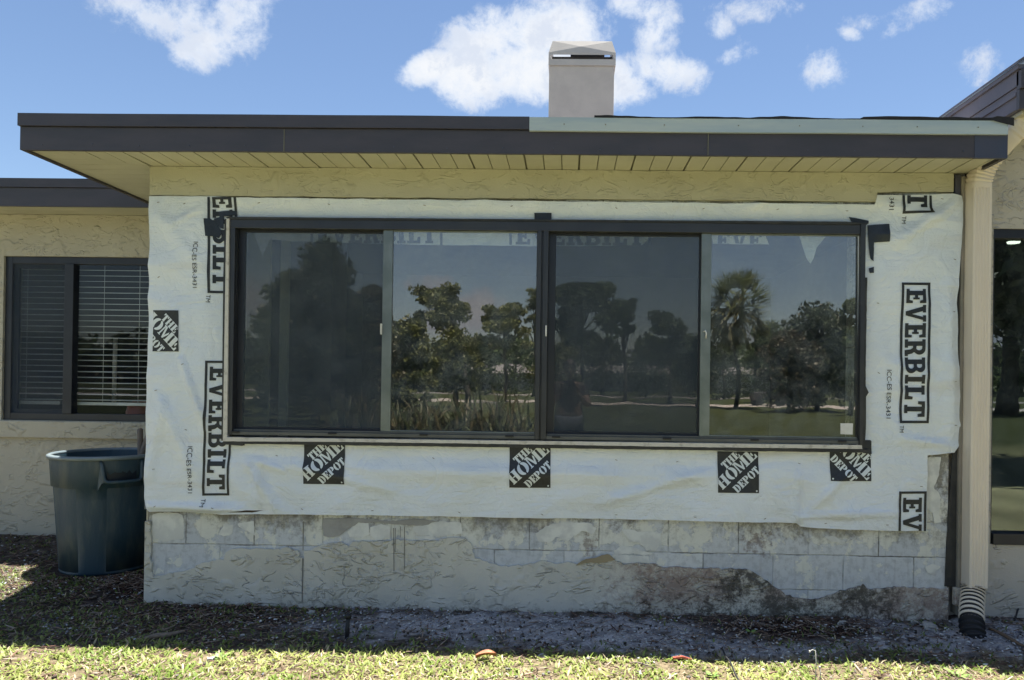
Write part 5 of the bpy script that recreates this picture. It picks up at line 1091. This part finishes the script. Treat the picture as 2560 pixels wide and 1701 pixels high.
TR = [
 (730, 555, 18, 190, .12, 'oak', 'tall dense dark tree filling the left of the mirrored view', DK, 9000, 0),
 (640, 700, 22, 150, .05, 'oak', 'lower dark tree at the far left edge of the mirrored view', DK, 5000, 0),
 (845, 665, 20, 120, .05, 'oak', 'reddish green tree mirrored in the first pane beside the dark one', [(.09, .085, .04), (.07, .07, .03)], 5500, 0),
 (940, 735, 24, 110, .04, 'oak', 'olive bushy tree mirrored at the left of the second pane', OLIVE, 5000, 0),
 (1010, 655, 34, 135, .68, 'pine', 'leaning olive pine with an open crown mirrored in the second pane', OLIVE, 3600, -1.6),
 (1050, 760, 30, 110, .3, 'oak', 'low olive tree below the leaning pine in the mirrored view', OLIVE, 3500, 0),
 (1165, 698, 44, 130, .55, 'pine', 'spreading pine mirrored at the right of the second pane', OLIVE, 4200, 0),
 (1235, 660, 60, 60, .6, 'pine', 'slim pine mirrored behind the central window post', OLIVE, 2200, 0),
 (1345, 655, 40, 165, .58, 'pine', 'broad dark pine crown mirrored in the third pane', GREEN, 6500, 0),
 (1440, 685, 48, 70, .66, 'pine', 'tall thin tree mirrored in the third pane', GREEN, 2400, 0),
 (1545, 715, 46, 130, .4, 'pine', 'tree with layered branches mirrored at the right of the third pane', GREEN, 4500, 0),
 (1610, 770, 40, 90, .3, 'oak', 'round green tree mirrored behind the slim window stile', GREEN, 3000, 0),
 (1775, 740, 52, 100, .25, 'oak', 'small green tree mirrored just right of the palm', GREEN, 3500, 0),
 (1885, 700, 36, 150, .14, 'oak', 'dark round tree mirrored in the fourth pane', DK, 6000, 0),
 (1820, 765, 34, 120, .1, 'oak', 'low dark tree mirrored between the palm and the round dark tree', [(.075, .06, .035), (.05, .05, .025)], 4500, 0),
 (1962, 690, 30, 60, .3, 'tall', 'narrow tree mirrored at the right edge of the last pane', GREEN, 2500, 0),
 (2120, 640, 30, 260, .3, 'oak', 'broad tree hidden behind the wrapped strip right of the window', GREEN, 5000, 0)]
for k, (px, ty, dist, wpx) in enumerate([(930, 815, 75, 120), (1010, 800, 80, 120), (1100, 810, 72, 130), (1190, 790, 82, 130), (1290, 790, 74, 130), (1390, 775, 80, 140), (1490, 795, 72, 130), (1590, 805, 78, 120), (1670, 800, 70, 110), (1760, 790, 82, 130), (1840, 785, 76, 120), (1940, 790, 72, 120)]):
    tree(px, ty, 0, dist, wpx, .06, 'oak', 'bushy tree in the distant tree line mirrored behind the nearer trunks', (GREEN, OLIVE, DK)[k % 3], 2600)
for (px, ty, dist, wpx, chf, kind, lab, cols, n_, ln) in TR:
    if px == 2120: continue
    tree(px, ty, 0, dist, wpx*1.2, chf, kind, lab, cols, int(n_*1.8), ln)
tree(1700, 672, 0, 38, 165, .6, 'palm', 'bushy headed palm tree mirrored in the fourth pane', OLIVE)
tree(2330, 370, 0, 34, 600, .36, 'oak', 'big shade tree with a thick trunk mirrored in the glazed door', DK, 16000, 0, .45)
tree(2620, 600, 0, 30, 400, .30, 'oak', 'green tree mirrored far right in the glazed door', GREEN, 5000, 0)
near = tree(2700, 200, 0, 6.5, 900, .5, 'oak', 'leafy shade tree standing to the right of the photographer, darkening the door glass', DK, 12000, 0, .16)
# spiky shrubs close to the photographer's left
def shrub(px, py_top, dist, wpx, label):
    t_ = MR(px, py_top, dist); W_ = wpx*K/F*(dist+4.34)/2; H_ = t_.z; V = []; Fc = []; T_ = []
    for k in range(300):
        o_ = Vector((rng.normal(0, W_*.45), rng.normal(0, W_*.35), 0)); an = rng.uniform(0, 2*math.pi); el_ = rng.uniform(.2, 1.45); L_ = H_*rng.uniform(.6, 1.15); d = Vector((math.cos(an)*math.cos(el_), math.sin(an)*math.cos(el_), math.sin(el_))); sd_ = d.cross(Vector((0, 0, 1))).normalized()*.022; m_ = o_+d*L_*.55; tp_ = o_+d*L_+Vector((0, 0, -.28*L_)); b_ = len(V)
        V += [o_-sd_, o_+sd_, m_+sd_, m_-sd_, tp_+sd_*.1, tp_-sd_*.1]; Fc += [b_, b_+1, b_+2, b_+3, b_+3, b_+2, b_+4, b_+5]; cc = np.array(((.08, .09, .04), (.16, .14, .08), (.07, .09, .035))[k % 3]); T_ += [cc]*6
    o = np_mesh('shrub', np.array([tuple(v) for v in V]), np.array(Fc), 4, M['leaf'], tone=np.array(T_)); o.location = (t_.x, t_.y, 0); tag(o, label, 'shrub', 'spiky shrubs mirrored in the second pane')
shrub(955, 872, 9, 150, 'spiky shrub mirrored low at the left of the second pane'); shrub(1050, 865, 10, 150, 'spiky shrub mirrored low in the middle of the second pane'); shrub(1155, 850, 10, 160, 'tallest spiky shrub mirrored low at the right of the second pane'); shrub(830, 850, 9, 140, 'spiky shrub mirrored low in the first pane')
# low houses across the green
def far_house(px0, px1, dist, wall_h, roof_h, label, wallc, roofc):
    a_, b_2 = MR(px0, 880, dist), MR(px1, 880, dist); x0, x1_ = sorted((a_.x, b_2.x)); y0 = a_.y; dp = 9
    r = empty('far_house', label, 'house', 'low houses mirrored across the lawn', ((x0+x1_)/2, y0, 0)); hx = (x1_-x0)/2
    wm, rm = mat('far_wall', wallc, rough=.85), mat('far_roof', roofc, rough=.8, bump=.4, bscale=8)
    mb = MB(); mb.box(-hx, hx, -dp, 0, 0, wall_h); mb.build('wall', wm, r)
    mb = MB(); e_ = .7; mb.add([(-hx-e_, e_, wall_h+.01), (hx+e_, e_, wall_h+.01), (hx+e_, -dp-e_, wall_h+.01), (-hx-e_, -dp-e_, wall_h+.01), (-hx+3.2, -dp/2, wall_h+roof_h), (hx-3.2, -dp/2, wall_h+roof_h)], [(0, 1, 5, 4), (1, 2, 5), (2, 3, 4, 5), (3, 0, 4), (0, 3, 2, 1)]); mb.build('roof', rm, r)
    k = -hx+1.5
    while k < hx-2.2:
        mb = MB(); mb.box(k, k+1.5, .0, .05, .9, 2.1); f_ = mb.build('window', M['white'], r); mb = MB(); mb.box(k+.08, k+1.42, .051, .06, .98, 2.02); mb.build('pane', M['black'], f_); k += 3.6
far_house(1000, 1240, 110, 2.7, 1.5, 'long low pale roofed house mirrored behind the pines in the second pane', (.40, .39, .38), (.22, .21, .21))
far_house(1290, 1600, 118, 2.9, 1.4, 'long low grey house mirrored in the third pane', (.34, .33, .32), (.20, .19, .19))
far_house(1655, 1830, 112, 2.7, 1.4, 'low pinkish house mirrored behind the palm in the fourth pane', (.45, .42, .40), (.24, .22, .22))
# paths over the green
for (y0_, y1_, nm) in ((-48, -42, 'path'), (-78, -70, 'road')):
    mb = MB(); n = 40; vs = []
    for i in range(n+1):
        xx = -110+220*i/n; o_ = 1.5*math.sin(xx*.05); vs += [(xx, y0_+o_, .012), (xx, y1_+o_, .012)]
    mb.add(vs, [(i*2, i*2+2, i*2+3, i*2+1) for i in range(n)]); tag(mb.build(nm, mat(nm+'_surface', (.34, .31, .28) if nm == 'path' else (.2, .19, .18), rough=.9), None), kind='structure')
# hedge line closing the horizon
for side, (x0_, x1_) in (('left', (-130, -5)), ('right', (-5, 130))):
    cen = [(xx, -140+rng.normal(0, 4), rng.uniform(1, 8.5+3.5*noise.noise((xx*.06, 1, 0))), rng.uniform(1.8, 3.2)) for xx in rng.uniform(x0_, x1_, 330)]
    V, Fc, T_ = leaf_cloud(cen, 20000, .75, GREEN); o = np_mesh('far_woods', V, Fc, 4, M['leaf'], tone=T_); tag(o, 'distant band of woods behind the mirrored houses, %s half' % side, 'woods', kind='stuff')
# garden bench-like golf cart silhouette near the palm
c = MR(1772, 905, 44); gc = empty('golf_cart', 'dark golf cart parked by the palm in the mirrored view', 'golf cart', None, (c.x, c.y, 0))
mb = MB(); mb.prism([(-1.1, .35), (1.1, .35), (1.15, .75), (.5, .8), (.35, .55), (-.2, .55), (-.3, .85), (-1.1, .85)], -.55, .55); mb.build('body', M['fascia'], gc, bevel=.03)
mb = MB(); mb.box(-1.0, .8, -.6, .6, 1.78, 1.84); mb.build('canopy', M['fascia'], gc, bevel=.02)
for sx in (-.85, .6):
    for sy in (-.5, .5): mb = MB(); mb.tube([(sx, sy, .8), (sx+.05, sy, 1.78)], .02, 6); mb.build('post', M['black'], gc)
for sx in (-.75, .75):
    for sy in (-.5, .5): mb = MB(); mb.tube([(sx, sy-.07, .24), (sx, sy+.07, .24)], .24, 18); mb.build('wheel', M['black'], gc)

# ---- the photographer, seen only in the glass: standing, both hands holding a phone before the face
def skin_body():
    J = {'pel': ((0, 0, .93), .15), 'bel': ((0, .0, 1.05), .145), 'che': ((0, .01, 1.20), .15), 'nk0': ((0, .0, 1.335), .075), 'nk1': ((0, .02, 1.40), .055),
         'sl': ((-.17, .0, 1.29), .06), 'el': ((-.24, .14, 1.06), .043), 'wl': ((-.105, .32, 1.215), .028), 'sr': ((.17, .0, 1.29), .06), 'er': ((.24, .14, 1.06), .043), 'wr': ((.105, .32, 1.215), .028),
         'hl': ((-.095, 0, .86), .095), 'kl': ((-.11, .02, .47), .062), 'al': ((-.12, -.01, .09), .042), 'tl': ((-.13, .14, .04), .038), 'hr': ((.095, 0, .86), .095), 'kr': ((.11, .02, .47), .062), 'ar': ((.12, -.01, .09), .042), 'tr': ((.13, .14, .04), .038)}
    E_ = [('pel', 'bel'), ('bel', 'che'), ('che', 'nk0'), ('nk0', 'nk1'), ('che', 'sl'), ('sl', 'el'), ('el', 'wl'), ('che', 'sr'), ('sr', 'er'), ('er', 'wr'), ('pel', 'hl'), ('hl', 'kl'), ('kl', 'al'), ('al', 'tl'), ('pel', 'hr'), ('hr', 'kr'), ('kr', 'ar'), ('ar', 'tr')]
    return J, E_
def skin_obj(name, J, E_, m, parent, root=None, sub=2):
    me = bpy.data.meshes.new(name); ks = list(J); ix = {k: i for i, k in enumerate(ks)}; me.from_pydata([J[k][0] for k in ks], [(ix[a], ix[b]) for a, b in E_], []); o = link(name, me, m, parent)
    sk_ = o.modifiers.new('skin', 'SKIN'); sk_.use_smooth_shade = True
    for i, k in enumerate(ks): me.skin_vertices[0].data[i].radius = (J[k][1], J[k][1]*(.8 if k in ('pel', 'bel', 'che') else 1)); me.skin_vertices[0].data[i].use_root = (k == (root or ks[0]))
    sb = o.modifiers.new('sub', 'SUBSURF'); sb.levels = sub; sb.render_levels = sub; return o
py_ = -4.72; pers = empty('person', 'person in dark red shirt holding up a phone in both hands, mirrored in the window', 'person', None, (.02, py_, 0))
SKIN = mat('skin', (.16, .095, .07), rough=.5); SHIRT = mat('shirt', (.016, .008, .010), (.012, .006, .008), 8, .8); PANT = mat('trousers', (.05, .06, .08), rough=.85)
J, E_ = skin_body(); skin_obj('body', J, E_, SKIN, pers, 'pel')
Js = {k: (J[k][0], J[k][1]+.012) for k in ('pel', 'bel', 'che', 'sl', 'sr')}; Js['nk0'] = ((0, 0, 1.31), .075); Js['ml'] = ((-.215, .085, 1.155), .06); Js['mr'] = ((.215, .085, 1.155), .06)
skin_obj('shirt', Js, [('pel', 'bel'), ('bel', 'che'), ('che', 'nk0'), ('che', 'sl'), ('sl', 'ml'), ('che', 'sr'), ('sr', 'mr')], SHIRT, pers, 'pel')
Jt = {k: (J[k][0], J[k][1]+.014) for k in ('pel', 'hl', 'kl', 'al', 'hr', 'kr', 'ar')}; Jt['pel'] = ((0, 0, .92), .158); skin_obj('trousers', Jt, [('pel', 'hl'), ('hl', 'kl'), ('kl', 'al'), ('pel', 'hr'), ('hr', 'kr'), ('kr', 'ar')], PANT, pers, 'pel')
# head with face
bm = bmesh.new(); bmesh.ops.create_uvsphere(bm, u_segments=32, v_segments=24, radius=1)
for v in bm.verts:
    x, y, z = v.co; w_ = .076*(1-.22*max(0, -z)); fy = .098; yy = y*fy; zz = z*.118
    if y > 0: yy += .016*math.exp(-((x/.16)**2+((z+.12)/.2)**2)) - .007*(math.exp(-(((x-.42)/.2)**2+((z-.08)/.13)**2))+math.exp(-(((x+.42)/.2)**2+((z-.08)/.13)**2))) + .004*math.exp(-((x/.35)**2+((z+.48)/.08)**2))+.008*math.exp(-((x/.3)**2+((z+.82)/.2)**2))
    v.co = Vector((x*w_, yy, zz))
me = bpy.data.meshes.new('head'); bm.to_mesh(me); bm.free(); hd_ = link('head', me, SKIN, pers, True); hd_.location = (0, .055, 1.50); hd_.rotation_euler = (-.12, 0, 0)
for s_ in (-1, 1):
    bm = bmesh.new(); bmesh.ops.create_uvsphere(bm, u_segments=12, v_segments=8, radius=1); bmesh.ops.scale(bm, vec=(.010, .006, .006), verts=bm.verts); me = bpy.data.meshes.new('eye'); bm.to_mesh(me); bm.free(); e2 = link('eye', me, M['black'], hd_, True); e2.location = (s_*.031, .088, .010)
    bm = bmesh.new(); bmesh.ops.create_uvsphere(bm, u_segments=12, v_segments=8, radius=1); bmesh.ops.scale(bm, vec=(.008, .018, .03), verts=bm.verts); me = bpy.data.meshes.new('ear'); bm.to_mesh(me); bm.free(); e2 = link('ear', me, SKIN, hd_, True); e2.location = (s_*.077, 0, -.002)
bm = bmesh.new(); bmesh.ops.create_uvsphere(bm, u_segments=32, v_segments=20, radius=1)
for v in bm.verts: x, y, z = v.co; v.co = Vector((x*.084, y*.106-.012, max(z, -.35+(.95 if y > .35 else 0)*min(1, (y-.2)*1.5 if y > .2 else 0))*.124+.008))
me = bpy.data.meshes.new('hair'); bm.to_mesh(me); bm.free(); link('hair', me, mat('hair', (.03, .022, .018), rough=.6, bump=.8, bscale=90), hd_, True)
# hands: palm, four fingers curled over the phone's edge, thumb behind it
for s_ in (-1, 1):
    H0 = Vector((s_*.105, .32, 1.215)); Jh = {'w': (tuple(H0), .024), 'p': ((s_*.105, .345, 1.26), .026), 'p2': ((s_*.100, .36, 1.29), .022)}; Eh = [('w', 'p'), ('p', 'p2')]
    skin_obj('palm', Jh, Eh, SKIN, pers, 'w')
    for i, (zf_, L_) in enumerate(((1.262, .058), (1.279, .068), (1.296, .072), (1.313, .064))):
        b_ = Vector((s_*.104, .352, zf_)); Jf = {'a': (tuple(b_), .0095), 'b': ((s_*.098, .352+L_*.38, zf_+.006), .009), 'c': ((s_*.088, .352+L_*.5, zf_+.009), .0082), 'd': ((s_*(.088-L_*.26), .352+L_*.47, zf_+.009), .007)}; skin_obj('finger', Jf, [('a', 'b'), ('b', 'c'), ('c', 'd')], SKIN, pers, 'a', 1)
    Jf = {'a': ((s_*.098, .335, 1.258), .011), 'b': ((s_*.082, .336, 1.285), .0105), 'c': ((s_*.062, .350, 1.305), .0088)}; skin_obj('thumb', Jf, [('a', 'b'), ('b', 'c')], SKIN, pers, 'a', 1)
mb = MB(); mb.box(-.088, .088, -4.361, -4.353, 1.262, 1.338); ph = mb.build('phone', M['black'], None, bevel=.003); tag(ph, 'slim black phone held sideways in the person\'s hands', 'phone')
